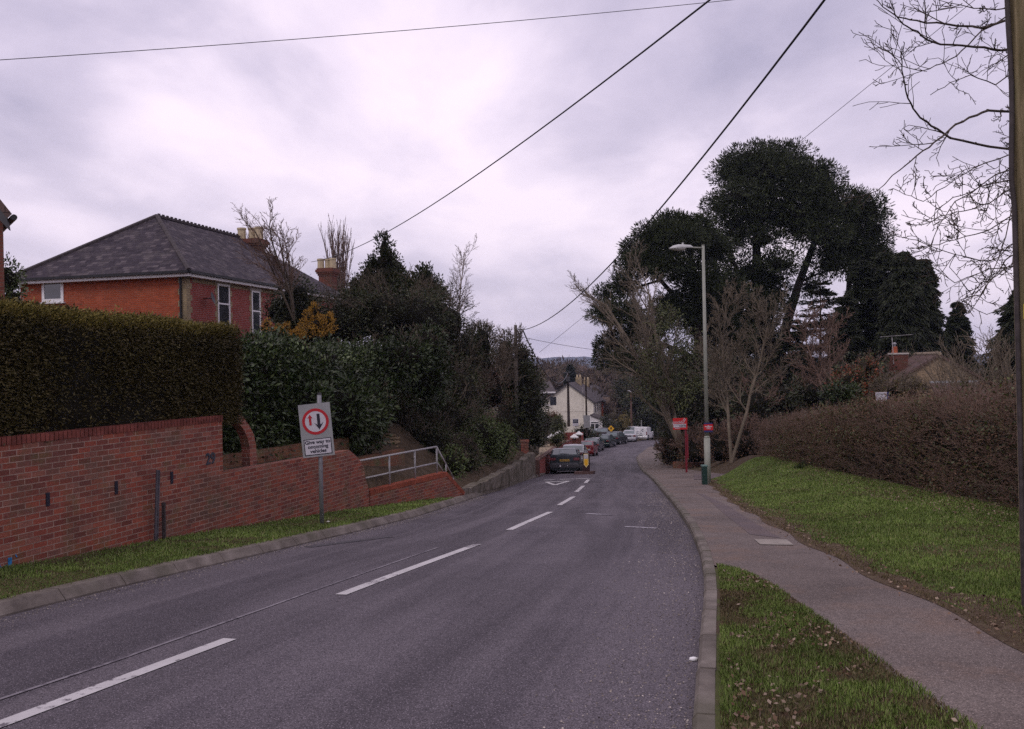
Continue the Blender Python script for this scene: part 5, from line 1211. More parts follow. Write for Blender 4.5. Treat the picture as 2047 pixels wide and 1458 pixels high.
# ------------------------------------------------------------------ vehicles
def car(px, Y, head, paint, label, L=4.0, W=1.66, H=1.42, style='hatch', plate='plate', group='cars parked along the left kerb', dz=0.0, fine=False, name='parked_car'):
    c = A(px, 900, Y); gz = float(prof(Y))+dz; a = math.radians(head)
    r = thing(name, (0, 0, 0), label, 'van' if style == 'van' else 'car', group)
    w2_ = W/2; zb = .92 if style != 'van' else 1.02
    ring_y = {'hatch': [(-L/2, .93, .93), (-L/2+.03, .95, .98), (-L/2+.45, .95, H-.06), (-L/2+.75, .95, H), (-.1, .94, H), (.25, .93, H-.03), (1.0, .90, .95), (L/2-.25, .78, .80), (L/2, .62, .64)],
              'saloon': [(-L/2, .86, .87), (-L/2+.05, .90, .92), (-L/2+.55, .92, .95), (-L/2+1.05, .93, H-.05), (-.2, .93, H), (.3, .92, H-.02), (1.0, .9, .94), (L/2-.3, .78, .8), (L/2, .6, .62)],
              'van': [(-L/2, 1.0, H-.05), (-L/2+.04, 1.0, H-.01), (-.4, 1.0, H), (.6, 1.0, H-.05), (1.25, .98, 1.02), (L/2-.25, .82, .84), (L/2, .65, .67)]}[style]
    def ring(y, zbelt, zt):
        e = min(1, (y+L/2)/.25, (L/2-y)/.45); tw = w2_*(.94+.06*max(0, e)); wr = tw*(.80 if style != 'van' else .93); t = max(0, min(1, (zt-zbelt)/.3)); wr = tw*.93*(1-t)+wr*t
        h = [(0, .2), (tw*.9, .2), (tw*.99, .3), (tw, .55), (tw*.985, zbelt*.9), (tw*.95, zbelt), ((tw*.95+wr)/2, (zbelt+zt)/2+.01), (wr, zt-.05*t-.004), (wr*.86, zt-.012*t), (0, zt+.012)]
        return [Vector((x, y, z)) for x, z in h]+[Vector((-x, y, z)) for x, z in h[-2:0:-1]]
    R_ = [ring(*q) for q in ring_y]; n = len(R_[0]); mb = MB(); V = [v for q in R_ for v in q]; Fs = []
    for i in range(len(R_)-1):
        for k in range(n): Fs.append((i*n+k, i*n+(k+1) % n, (i+1)*n+(k+1) % n, (i+1)*n+k))
    Fs += [tuple(range(n))[::-1], tuple(range((len(R_)-1)*n, len(R_)*n))]; mb.solid(V, Fs); body = mb.build('body', paint, r, smooth=False, bevel=.02)
    # glass
    def lay(pts, nm='window', off=.012):
        pts = [Vector(p) for p in pts]; nn = (pts[1]-pts[0]).cross(pts[2]-pts[0]).normalized(); mb = MB(); mb.prism(pts, nn*off); mb.v = [v for v in mb.v]; return mb.build(nm, M['car_glass'], r)
    yr = [q[0] for q in ring_y]
    if style != 'van':
        i = 1 if style == 'hatch' else 2
        y0, z0 = ring_y[i][0], ring_y[i][2]; y1, z1 = ring_y[i+1][0], ring_y[i+1][2]
        f = lambda t, s: Vector((s*w2_*(.80-.10*t), y0+(y1-y0)*t-.005, z0+(z1-z0)*t+.005))
        lay([f(.08, -1), f(.08, 1), f(.9, 1), f(.9, -1)], 'rear_window')
        k0 = 4 if style == 'hatch' else 4
    zr = H-.06
    for s in (-1, 1):
        wb = w2_*.952; wt = w2_*.80 if style != 'van' else w2_*.93
        if style == 'van': sp = [(.15, 1.15, .62, .25)]
        elif style == 'hatch': sp = [(-L/2+.55, -.12, -L/2+.72, -.12), (-.05, .88, -.05, .28)]
        else: sp = [(-L/2+1.05, -.12, -L/2+1.22, -.12), (-.05, .9, -.05, .3)]
        for (a0, a1, b0, b1) in sp:
            zlo, zhi = zb+.05, zr-.03; u0 = .06/.5; xx = lambda z: wb+(wt-wb)*(z-zb)/(zr-zb)+.004
            q = [Vector((s*xx(zlo), a0, zlo)), Vector((s*xx(zlo), a1, zlo)), Vector((s*xx(zhi), b1 if style != 'van' else .7, zhi)), Vector((s*xx(zhi), b0 if style != 'van' else .2, zhi))]
            if s < 0: q = q[::-1]
            lay(q, 'side_window', .01)
    # wheels
    for s in (-1, 1):
        for yy in (-L/2+.72, L/2-.78):
            mb = MB(); mb.tube((s*(w2_-.19), yy, .30), (s*(w2_+.012), yy, .30), .30, .30, 20); wh = mb.build('wheel', M['tyre'], r, smooth=False)
            mb = MB(); mb.tube((s*(w2_+.006), yy, .30), (s*(w2_+.022), yy, .30), .19, .17, 14); mb.build('rim', M['rim'], wh)
            mb = MB(); mb.tube((s*(w2_-.1), yy, .33), (s*(w2_+.004), yy, .33), .36, .36, 20); mb.build('wheel_arch', M['black'], r)
    # tail
    yb = -L/2
    for s in (-1, 1):
        mb = MB()
        if style == 'van': mb.box((s*w2_*.86, yb-.005, .85), (.1, .04, .38))
        elif style == 'saloon': mb.box((s*w2_*.78, yb-.005, .74), (.28, .05, .16))
        else: mb.box((s*w2_*.76, yb-.005, .78), (.30, .05, .14))
        mb.build('tail_lamp', M['lamp_red'], r, bevel=.01)
        mb = MB(); mb.box((s*(w2_+.08), .75, .98), (.18, .12, .13)); mb.build('door_mirror', paint, r, bevel=.02)
    mb = MB(); mb.box((0, yb-.03, .42), (W*.96, .14, .2)); mb.build('bumper', paint if style != 'hatch' or not fine else M['dark_grey'], r, bevel=.03)
    mb = MB(); mb.box((0, yb-.012, .72 if style != 'van' else .62), (.5, .012, .11)); pl = mb.build('number_plate', M[plate], r)
    mb = MB()
    for dx in (-.19, -.13, -.08, -.02, .07, .13, .19): mb.box((dx, yb-.02, .72 if style != 'van' else .62), (.03, .004, .07))
    mb.build('characters', M['sign_black'], pl)
    if style == 'van':
        mb = MB(); mb.box((0, yb-.004, .95), (.012, .01, 1.25)); mb.build('door_gap', M['black'], r)
        for dx, z in ((-.36, .98), (.28, 1.22)):
            mb = MB(); mb.tube((dx, yb-.001, z), (dx, yb-.008, z), .16, k=18); lg = mb.build('round_logo', plain('grey logo', (.08, .09, .13), .5, .4), r)
            mb = MB(); mb.tube((dx+.05, yb-.008, z-.01), (dx+.05, yb-.012, z-.01), .09, k=14); mb.build('logo_centre', M['white'], lg)
        mb = MB(); mb.box((.05, yb-.006, .86), (.3, .006, .05)); mb.build('lettering', M['navy'], r)
        mb = MB(); mb.box((-.5, yb-.02, .56), (.5, .03, .1)); mb.build('step_recess', M['black'], r)
    if fine:
        mb = MB(); mb.box((.0, -L/2+.08, 1.06), (.5, .02, .02), Matrix.Rotation(.1, 3, 'Y')); mb.box((0, -L/2+.05, .99), (.06, .06, .06)); mb.build('rear_wiper', M['black'], r)
        mb = MB(); mb.box((0, yb-.006, .56), (W*.85, .012, .06)); mb.build('trim_strip', plain('dull trim', (.10, .10, .11), .5, .4), r)
        for dx in (-.22, .16):
            mb = MB(); mb.tube((dx, yb-.10, .43), (dx, yb-.112, .43), .045 if dx < 0 else .025, k=12); mb.build('sticker', M['white'], r)
    mb = MB(); mb.box((0, 0, .22), (W*.8, L*.86, .12)); mb.build('underbody', M['black'], r)
    # place: rear centre at the given spot, standing on the slope
    rear = Vector((c.x, Y, gz)); fwd = Vector((math.sin(a), math.cos(a), 0)); ctr = rear+fwd*(L/2)
    z1 = float(prof(ctr.y))+dz; pitch = math.atan2(float(prof(ctr.y+1))-float(prof(ctr.y-1)), 2)
    r.location = (ctr.x, ctr.y, z1+.01); r.rotation_euler = (pitch, 0, -a); r.rotation_mode = 'XYZ'
    WL[r.name] = Vector(r.location)
    return r
car(1128, 47.2, 6, paintm('dark green car paint', (.012, .022, .026)), 'dark green hatchback with yellow plate, nearest parked car', 4.3, 1.62, 1.36, fine=True)
car(1144, 59.5, 9, paintm('silver car paint', (.34, .35, .37)), 'silver car mostly hidden behind the dark green hatchback', 4.0, 1.64, 1.40)
car(1169, 80, 12, paintm('red car paint', (.17, .012, .018), .1), 'red hatchback with white edged roof behind the bollard', 3.8, 1.60, 1.38)
car(1180, 89.5, 14, paintm('grey car paint', (.06, .062, .07)), 'dark grey saloon directly beyond the red hatchback', 4.3, 1.66, 1.4, 'saloon')
car(1203, 97, 17, paintm('dark teal car paint', (.012, .028, .03)), 'dark teal estate car with orange plate in front of the black one', 4.3, 1.70, 1.45)
car(1222, 103, 24, paintm('black car paint', (.012, .016, .02)), 'black hatchback with rounded roof nearest the yellow diamond sign', 4.0, 1.70, 1.5)
car(1205, 109, 8, paintm('maroon black paint', (.03, .018, .024)), 'dark maroon car with only its roof showing behind the teal estate', 4.0, 1.66, 1.5, dz=.25)
car(1188, 114, 60, paintm('pale blue paint', (.2, .26, .28)), 'pale blue car parked in front of the white porch', 4.0, 1.66, 1.42, dz=.1)
car(1258, 109, 10, paintm('bright silver paint', (.52, .52, .55)), 'bright silver saloon parked left of the white van', 4.3, 1.68, 1.40, 'saloon', 'sign_black')
car(1261, 121, 20, paintm('white car paint', (.55, .55, .56), 0), 'white car partly hidden behind the bright silver saloon', 4.0, 1.66, 1.5, 'hatch', 'sign_white', dz=.1)
car(1281, 113, 20, paintm('white van paint', (.70, .69, .70), 0), 'small white van with two round grey logos on its rear doors', 4.2, 1.76, 1.66, 'van', 'sign_black', name='parked_van')

# ------------------------------------------------------------------ hedges
def hedge(name, label, pts, width, zb, zt, parts, cat='hedge', core_mat='hedge_clip', rough=.12, group=None, corner=.2, kind=None, cs=.8):
    """pts: front line (left to right as seen from the road side, body behind); parts: (part name, material, n/m2, size, asp, region)"""
    P = [Vector((x, y, 0)) for x, y in pts]; r = thing(name, (P[0].x, P[0].y, zb(P[0].y)), label, cat, group)
    seg = [(P[i+1]-P[i]).length for i in range(len(P)-1)]; Lt = sum(seg)
    def pos(s):
        i = 0
        while i < len(seg)-1 and s > seg[i]: s -= seg[i]; i += 1
        d = (P[i+1]-P[i]).normalized(); return P[i]+d*s, d
    nu = int(Lt/.35)+2; prof_ = []
    H0 = [(0, 0), (0, .25), (0, .5), (0, .75), (0, 1-corner*.5), (corner*.5, 1), (.5, 1), (1-corner*.5, 1), (1, .9), (1, .5), (1, 0)]
    V = []
    for i in range(nu):
        q, d = pos(min(Lt-.001, Lt*i/(nu-1))); n = Vector((d.y, -d.x, 0)); b, t = zb(q.y), zt(q.y)
        for (w, h) in H0:
            v = q-n*width*w; v = Vector((v.x, v.y, b+(t-b)*h)); V.append(v)
    V = np.array(V); c = np.array([(V[i*len(H0):(i+1)*len(H0)].mean(0)) for i in range(nu)]).repeat(len(H0), 0)
    dv = V-c; V = c+dv*(cs-rough*vnoise(V, 4, 1.3)[:, None]*.8/np.maximum(.3, np.linalg.norm(dv, axis=1))[:, None])
    m = len(H0); i = (np.arange(nu-1)[:, None]*m+np.arange(m-1)[None]).ravel(); Fc = np.stack([i, i+m, i+m+1, i+1], 1)
    e = [np.arange(m)[None], (np.arange(m)[::-1]+(nu-1)*m)[None]]
    core = nmesh('stems', V, [Fc]+e, M[core_mat], r)  # solid dark core painted as the hedge's inner shade, not separate stems
    for (pn, mt, dens, size, asp, reg) in parts:
        area = Lt*{'face': 2.2, 'top': width, 'all': 3.5, 'edge': .4, 'end': .6}[reg]
        if reg == 'all': area = Lt*((zt(P[0].y)-zb(P[0].y))*1.6+width)
        n_ = int(area*dens); s = rng.uniform(0, Lt, n_); out = np.zeros((n_, 3)); ax = np.zeros((n_, 3))
        ends = rng.uniform(0, 1, n_) < (.08 if Lt > 4 else .2)
        u = rng.uniform(0, 1, n_); jit = rng.normal(0, rough*.5, n_)
        for j in range(n_):
            sj = s[j]; isend = ends[j] and reg == 'all'
            if isend: sj = Lt-.001 if u[j] > .4 else .001
            q, d = pos(sj); nn = Vector((d.y, -d.x, 0)); b, t = zb(q.y), zt(q.y); hh = t-b; tot = hh+width
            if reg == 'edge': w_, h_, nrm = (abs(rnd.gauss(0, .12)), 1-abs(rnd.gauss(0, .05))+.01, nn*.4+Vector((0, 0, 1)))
            elif reg == 'top': w_, h_, nrm = (rnd.random(), 1., Vector((0, 0, 1)))
            elif isend: w_, h_, nrm = (rnd.random(), rnd.random(), d*(1 if sj > 1 else -1))
            else:
                k = rnd.random()*tot
                if k < hh: w_, h_, nrm = (0, k/hh, nn)
                else: w_, h_, nrm = ((k-hh)/width, 1., Vector((0, 0, 1)))
                if h_ > 1-corner*.5 and w_ < corner: nrm = (nn+Vector((0, 0, 1))).normalized(); w_ = max(w_, (h_-(1-corner*.5)))
            p_ = q-nn*width*w_; off = -rough*.55+jit[j]+rough*1.1*float(0)
            out[j] = (p_.x+nrm.x*off, p_.y+nrm.y*off, b+hh*h_+nrm.z*off); ax[j] = nrm
        out += ax*((vnoise(out, 12, .9)-.5)*rough*2.2)[:, None]
        ax = ax*.8+unit(n_)*.8; V, Fc = leaves(out, ax, size, asp); nmesh(pn, V, Fc, M[mt], r)
    return r
hy = lambda Y, off=.1: (wpt(Y, off).x, wpt(Y, off).y)
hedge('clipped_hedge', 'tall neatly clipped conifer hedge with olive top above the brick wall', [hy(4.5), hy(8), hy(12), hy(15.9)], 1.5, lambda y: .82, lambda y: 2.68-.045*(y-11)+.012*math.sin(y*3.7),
      [('foliage', 'hedge_clip', 3400, .055, .35, 'all'), ('sunlit_growing_tips', 'hedge_tip', 9000, .05, .3, 'edge')], rough=.10, corner=.25, core_mat='core', cs=.92)
hedge('laurel_hedge', 'glossy green laurel hedge behind the give way sign', [hy(16.0, 1.35), hy(19, 1.35), hy(22.3, 1.5), hy(26, 2.2)], 1.4, lambda y: -.3, lambda y: interp(y, [16, 19, 24, 27], [2.32, 2.3, 2.3, 2.3])+.06*math.sin(y*3.1)+.04*math.sin(y*7),
      [('foliage', 'laurel', 800, .105, .42, 'all'), ('young_leaves', 'laurel_tip', 300, .09, .4, 'edge')], core_mat='core', rough=.30, corner=.3)
# brown winter hedge on the right bank
hb = lambda y: ground_z(float(HBc(y))+.2, y)-.05
hpts = [(float(HBc(y))+.15, y) for y in (33.5, 28, 24, 20, 16, 12, 8)]
hedge('beech_hedge', 'long brown leafless winter hedge on top of the grass bank', hpts, 1.6, hb, lambda y: interp(y, [8, 14, 18.5, 24, 33], [1.08, 1.0, .70, .2, -.66])+.08*math.sin(y*1.7)+.06*math.sin(y*4.1),
      [('dead_leaves', 'brown_leaf', 1500, .042, .5, 'all'), ('ivy', 'ivy', 420, .06, .6, 'all')], core_mat='core', rough=.42, corner=.35)
def hedge_twigs():
    segs = []; q = Q(segs=[4, 3], levels=1, kids=[1.2], ratio=.5, wander=.22, up=[.12, .05], rmin=.003)
    for i in range(3600):
        y = rnd.uniform(9, 33.5); x = float(HBc(y))+.15+rnd.random()*1.2; t = interp(y, [8, 14, 18.5, 24, 33], [1.08, 1.0, .70, .2, -.66]); b = hb(y)
        if rnd.random() < .55: z = t-rnd.uniform(-.02, .25); d = Vector((rnd.gauss(0, .35), rnd.gauss(0, .35), 1)); L = rnd.uniform(.15, .5)
        else: z = b+rnd.random()*(t-b); x = float(HBc(y))+.15; d = Vector((-1, rnd.gauss(0, .6), rnd.uniform(-.4, .9))); L = rnd.uniform(.2, .6)
        grow(segs, Vector((x, y, z)), d.normalized(), L, .005, 0, q)
    V, Fc = tubes_np(segs, 3); r = [o for o in sc.objects if o.name.startswith('beech_hedge')][0]; nmesh('twigs', V, Fc, M['twig_red'], r)
hedge_twigs()

# ------------------------------------------------------------------ trees and shrubs
def shrub(name, label, ells, mat, ncl, cl_r, nleaf, size, asp=.45, cat='shrub', core=.72, group=None, trunk=None, tmat='bark_dark', twigs=0, twmat='bark', part='foliage', **k):
    base = min((e[0].z-e[1][2] for e in ells)); c = ells[0][0]
    r = thing(name, (c.x, c.y, base), label, cat, group)
    crown_mesh(part, ells, (ncl, cl_r, nleaf, size, asp, core), mat, r, **k)
    if trunk:
        segs = []
        for line in trunk:
            pts, r0, r1 = line; n = len(pts)
            for i in range(n-1): segs.append((pts[i][:], pts[i+1][:], r0+(r1-r0)*i/(n-1), r0+(r1-r0)*(i+1)/(n-1)))
        V, Fc = tubes_np(segs, 9); nmesh('trunk', V, Fc, M[tmat], r, smooth=True)
    if twigs:
        segs = []; q = Q(segs=[4, 3, 3], levels=2, kids=[1.3, 1.], ratio=.55, wander=.16, up=[.06, .03, 0], rmin=.006*c.y/30)
        for i in range(twigs):
            e = rnd.choice(ells); d = Vector(unit(1)[0]); d.z = abs(d.z)*.8+.1; d.y = -abs(d.y)*.6 if rnd.random() < .7 else d.y; d.normalize()
            p = e[0]+Vector((d.x*e[1][0], d.y*e[1][1], d.z*e[1][2]))*.8
            grow(segs, p, (d+Vector((0, 0, .4))).normalized(), rnd.uniform(.5, 1.0)*min(e[1])*.7, .012*c.y/30, 0, q)
        V, Fc = tubes_np(segs, 3); nmesh('twigs', V, Fc, M[twmat], r)
    return r
def bare(name, label, base, top, r0, q, mat, cat='tree', group=None, fork=1, spread=.25, mats=None, lowr=None, extra=None):
    r = thing(name, base, label, cat, group); segs = []; L = (top-base).length; d = (top-base).normalized()
    for k in range(fork):
        dd = (d+Vector((rnd.gauss(0, spread), rnd.gauss(0, spread), 0))*(fork > 1)).normalized()
        grow(segs, Vector(base), dd, L*(1 if k == 0 else rnd.uniform(.75, .98)), r0*(1 if fork == 1 else .75), 0, q)
    tr = [s for s in segs if s[2] > r0*.3]; tw = [s for s in segs if s[2] <= r0*.3]
    if tr: V, Fc = tubes_np(tr, 7); nmesh('trunk', V, Fc, M[mat], r, smooth=True)
    if tw: V, Fc = tubes_np(tw, 3); nmesh('branches', V, Fc, M[mats or mat], r)
    return r

# --- left side, from near to far
shrub('holly_bush', 'variegated evergreen beside the neighbour house at the left edge', [EL(15, 560, 19.5, 16, 42, .6), EL(24, 600, 19.5, 14, 30, .5)], 'laurel_tip', 60, .16, 26, .07, core=.6)
shrub('laurel_bush', 'large glossy laurel bush rising above the end of the laurel hedge',
      [EL(800, 715, 27, 55, 40, 1.0), EL(850, 690, 28, 40, 35, .8), EL(745, 740, 26.5, 55, 50, 1.0), EL(850, 760, 28.5, 50, 55, 1.0), EL(735, 810, 25, 45, 60, .8)], 'laurel', 330, .3, 34, .12, .42, twigs=50, out=.9, up=.2)
shrub('laurel_bush', 'laurel bush low behind the brick wall around the sign', [EL(560, 820, 20.5, 100, 75, .7), EL(660, 830, 22, 90, 75, .8), EL(720, 850, 23.5, 50, 55, .7), EL(480, 800, 19, 40, 90, .6)], 'laurel', 380, .3, 30, .13, .42, up=.1)
shrub('dark_shrub', 'dense dark evergreen shrub bank above the concrete wall',
      [EL(850, 850, 31, 100, 80, 1.5), EL(780, 770, 30, 70, 60, 1.3), EL(960, 690, 37, 30, 40, 1.2), EL(900, 800, 33, 70, 90, 1.6), EL(800, 640, 33, 110, 70, 2), EL(700, 640, 34, 80, 60, 1.8), EL(880, 660, 35, 60, 85, 1.8), EL(640, 660, 36, 60, 50, 1.6), EL(920, 720, 35, 45, 60, 1.5), EL(790, 860, 29, 60, 70, 1.2), EL(880, 930, 29.5, 70, 50, .9), EL(850, 900, 28.5, 60, 60, .8), EL(920, 930, 29.0, 40, 40, .6)],
      'holly', 1500, .36, 36, .085, .45, twigs=520, twmat='bark')
def holly_tree():
    es = [EL(768, 500, 36, 13, 28, .3), EL(769, 486, 36, 6, 16, .15), EL(768, 600, 36, 75, 60, 1.5), EL(768, 565, 36, 42, 42, 1.0), EL(766, 528, 36, 24, 28, .5), EL(800, 590, 36, 55, 45, 1.1), EL(730, 600, 36, 45, 50, 1.0), EL(850, 590, 36.5, 38, 50, .8), EL(850, 560, 36.5, 16, 30, .35)]
    for i in range(26):
        x = 690+rnd.random()*190; y0 = interp(x, [690, 730, 768, 810, 835, 850, 875, 890], [600, 530, 480, 545, 575, 532, 590, 640]); es.append(EL(x, y0+22, 36+rnd.uniform(-.8, .8), 8, 22, .18))
    shrub('holly_tree', 'tall dark pyramidal holly tree with upright spires left of centre', es, 'holly', 800, .26, 34, .11, .45, cat='tree', trunk=[([A(770, 760, 36.5), A(768, 600, 36.5)], .16, .08)], up=.7)
holly_tree()
shrub('ivy_shrub', 'ivy covered shrub standing in front of the terrace house', [EL(590, 600, 33, 38, 45, .9), EL(600, 640, 33, 50, 40, 1), EL(555, 620, 33.5, 25, 30, .6)], 'holly', 160, .3, 34, .10)
for px, py, Y, rx, ry, lab in ((635, 650, 29, 40, 28, 'larger golden yellow conifer above the laurel hedge'), (545, 662, 27.5, 22, 10, 'small golden conifer tip just under the second house window'), (585, 668, 28, 20, 9, 'low golden conifer tip left of the larger golden conifer')):
    es = [EL(px, py+3, Y, rx*.85, ry*.8, .6), EL(px-12, py-14, Y, rx*.35, ry*.8, .3), EL(px+13, py-4, Y, rx*.4, ry*.6, .3)]
    if rx > 30: es += [EL(628, 622, Y, 7, 18, .2), EL(655, 640, Y, 12, 14, .3)]
    shrub('golden_conifer', lab, es, 'gold', 150 if rx > 30 else 40, .09, 34, .06, .3, group='golden conifers', up=.4, core=.6)
bare('bare_tree', 'leafless garden tree with upright shoots in front of the terrace roof', A(588, 640, 32), A(585, 440, 32), .06, Q(levels=3, kids=[1.9, 1.6, 1.1], up=[.01, .05, .05, .04], ang=(.4, .9), ratio=.46, start=[.25, .2, .2], rmin=.0065, wander=.08), 'bark', fork=5, spread=.26, mats='twig_red')
bare('poplar', 'far leafless poplar with narrow upright crown behind the second chimney', A(684, 650, 95), A(680, 452, 95), .09, Q(levels=2, segs=[10, 6, 4], kids=[3, 1.6, 1.0], up=[.02, .14, .1], ang=(.2, .45), ratio=.2, start=[.1, .1, .2], rmin=.012, wander=.03), 'twig_red', fork=24, spread=.12)
bare('birch', 'slender pale leafless birch behind the dark shrubs', A(914, 700, 47), A(914, 522, 47), .05, Q(levels=3, segs=[9, 6, 4, 3], kids=[2.4, 1.8, 1.3], up=[0, .10, -.04, -.1], ang=(.4, .7), ratio=.42, start=[.2, .2, .2], rmin=.006, wander=.05), 'bark_pale')
shrub('brown_shrub', 'tangled brown twiggy shrub left of the grey pole', [EL(960, 730, 38, 42, 80, 1.6), EL(935, 790, 37, 40, 70, 1.5), EL(985, 780, 39, 40, 70, 1.4), EL(900, 850, 35, 45, 50, 1.2)], 'brown_leaf', 240, .34, 22, .07, twigs=420, twmat='bark_green', core=.55)
shrub('evergreen_shrub', 'tall dark evergreen around the grey telegraph pole', [EL(1030, 760, 46, 40, 70, 1.8), EL(1050, 800, 46, 38, 80, 1.8), EL(1015, 850, 44.5, 40, 70, 1.5), EL(1010, 710, 46, 22, 40, 1), EL(1060, 860, 50, 30, 40, 1.5), EL(1045, 715, 46, 16, 28, .7), EL(1070, 790, 50, 16, 50, 1)], 'holly', 430, .36, 34, .13, twigs=60, up=.3)
shrub('ivy_hedge', 'lighter green ivy hedge above the concrete retaining wall', [EL(965, 880, 32.5, 42, 50, .9), EL(1000, 890, 35.5, 30, 45, .9), EL(930, 900, 30, 35, 38, .7), EL(905, 930, 27.5, 25, 30, .6)], 'green_hedge', 260, .28, 32, .09, twigs=30)
bare('bare_shrub', 'bare twiggy tree top just left of the grey pole', A(1005, 760, 43), A(1012, 665, 43), .05, Q(levels=2, kids=[3, 2], up=[.02, .1, .06], rmin=.009, start=[.2, .1]), 'bark', cat='shrub', fork=4, spread=.3)
# far left gardens
shrub('garden_bush', 'rust brown bush left of the cream gable', [EL(1106, 838, 85, 13, 15, 1)], 'rust', 60, .3, 30, .14, group='garden bushes')
shrub('garden_bush', 'rounded green garden bush in front of the cream gable', [EL(1115, 852, 80, 15, 20, 1.1)], 'ivy', 70, .3, 34, .13, group='garden bushes')
shrub('garden_bush', 'low green conifer bush leaning over the garden wall', [EL(1110, 880, 60, 11, 13, .6), EL(1122, 873, 66, 9, 12, .6)], 'ivy', 60, .2, 34, .09, group='garden bushes', up=.4)
shrub('garden_bush', 'dark green bush beneath the grey sign back', [EL(1165, 866, 92, 22, 14, 1.2), EL(1185, 872, 95, 14, 8, 1)], 'holly', 80, .35, 30, .14, group='garden bushes')
shrub('garden_bush', 'dark shrubs at the foot of the evergreen by the cottage wall', [EL(1085, 850, 72, 22, 30, 1.5), EL(1070, 880, 60, 20, 28, 1.2)], 'holly', 110, .35, 32, .13, group='garden bushes')
mb = MB(); c = A(1146, 868, 86); mb.box((c.x, c.y, c.z-.5), (1.9, .25, 1.3)); tag(mb.build('brick_wall', M['brick_front']), 'short red brick garden wall below the navy board', 'wall')
shrub('golden_shrub', 'olive yellow shrub between black hatchback and silver saloon', [EL(1240, 850, 118, 14, 17, 1.5), EL(1250, 842, 122, 10, 13, 1.5)], 'olive', 80, .4, 30, .18)
shrub('brown_hedge', 'brown roadside hedge behind the black hatchback', [EL(1238, 878, 108, 8, 11, 1), EL(1230, 868, 112, 10, 12, 1)], 'brown_leaf', 50, .3, 30, .15)
shrub('dark_tree', 'dark evergreen trees beyond the white van at the bend', [EL(1275, 800, 135, 30, 50, 3), EL(1300, 840, 128, 26, 34, 2), EL(1250, 780, 150, 22, 36, 3), EL(1310, 790, 120, 26, 44, 2.5)], 'holly', 240, .8, 34, .28, cat='trees', trunk=[([A(1285, 885, 135), A(1285, 800, 135)], .3, .2)])
shrub('dark_shrub', 'dark shrub behind the yellow diamond sign', [EL(1222, 858, 112, 16, 18, 1.5), EL(1212, 850, 125, 12, 22, 2)], 'holly', 80, .4, 30, .17)

# --- right side
def pine(name, label, ells, trunks, n, cl, size=.34, seedshift=0):
    r = thing(name, trunks[0][0][0], label, 'tree')
    crown_mesh('crown', ells, (n, cl, 62, size, .26, .5), 'pine', r, up=.25, out=1.6, flat=.85, shell=(.6, 1.0), lo=-.95, inner=.6)
    segs = []
    for pts, r0, r1 in trunks:
        m = len(pts)
        for i in range(m-1): segs.append((pts[i][:], pts[i+1][:], r0+(r1-r0)*i/(m-1), r0+(r1-r0)*(i+1)/(m-1)))
    br = []; q = Q(levels=1, segs=[5, 4], kids=[1.4], ratio=.5, wander=.14, up=[.05, .05], rmin=.03)
    for e in ells:
        t = min((Vector(p) for pts, _, _ in trunks for p in pts), key=lambda p: (p-e[0]).length+max(0, p.z-e[0].z)*2)
        d = e[0]-t; L = d.length
        if L > .5: grow(br, t, d.normalized(), L, .10, 0, q)
    V, Fc = join([tubes_np(segs, 9), tubes_np(br, 5)]); nmesh('trunk', V, Fc, M['bark_dark'], r, smooth=True)
    return r
Yp = 66
def rows(spec, Y, dj=2.2): return [EL(x, y, Y+rnd.uniform(-dj, dj), rx, ry, rx*Y/F*.9) for x, y, rx, ry in spec]
pine('pine_tree', 'huge dark domed pine, tallest tree on the right', rows([(1500, 320, 62, 30), (1560, 318, 60, 30), (1460, 345, 42, 34), (1530, 350, 80, 36), (1610, 345, 48, 30), (1645, 365, 44, 34), (1590, 385, 80, 40), (1480, 395, 62, 28), (1655, 410, 50, 40), (1440, 415, 34, 22),
      (1700, 415, 44, 34), (1735, 420, 36, 36), (1745, 465, 36, 46), (1700, 470, 50, 40), (1640, 470, 60, 34), (1560, 440, 60, 28), (1720, 520, 52, 34), (1755, 515, 26, 32), (1470, 450, 50, 26), (1520, 480, 46, 26), (1660, 530, 46, 26), (1440, 490, 40, 26), (1560, 530, 42, 24), (1500, 545, 56, 30), (1550, 590, 40, 30), (1480, 600, 46, 30), (1620, 575, 26, 14), (1600, 430, 60, 34), (1500, 430, 50, 30), (1680, 500, 50, 34), (1500, 690, 46, 40), (1450, 640, 40, 36), (1530, 560, 42, 32), (1530, 620, 40, 40), (1540, 690, 36, 44), (1500, 640, 40, 34), (1740, 560, 26, 22), (1450, 720, 50, 44), (1500, 760, 60, 40), (1420, 590, 40, 34)], Yp),
     [([A(1545, 790, Yp), A(1535, 680, Yp), A(1520, 600, Yp), A(1512, 500, Yp), A(1515, 400, Yp)], .62, .2), ([A(1550, 760, Yp+.5), A(1572, 650, Yp+.5), A(1596, 570, Yp+.5), A(1630, 480, Yp+.5), A(1660, 410, Yp+.5)], .42, .15), ([A(1525, 640, Yp), A(1480, 560, Yp), A(1450, 480, Yp)], .25, .1),
      ([A(1692, 780, Yp+2), A(1693, 650, Yp+2), A(1700, 520, Yp+2), A(1720, 440, Yp+2)], .3, .12)], 2500, .62, .25)
Yq = 60
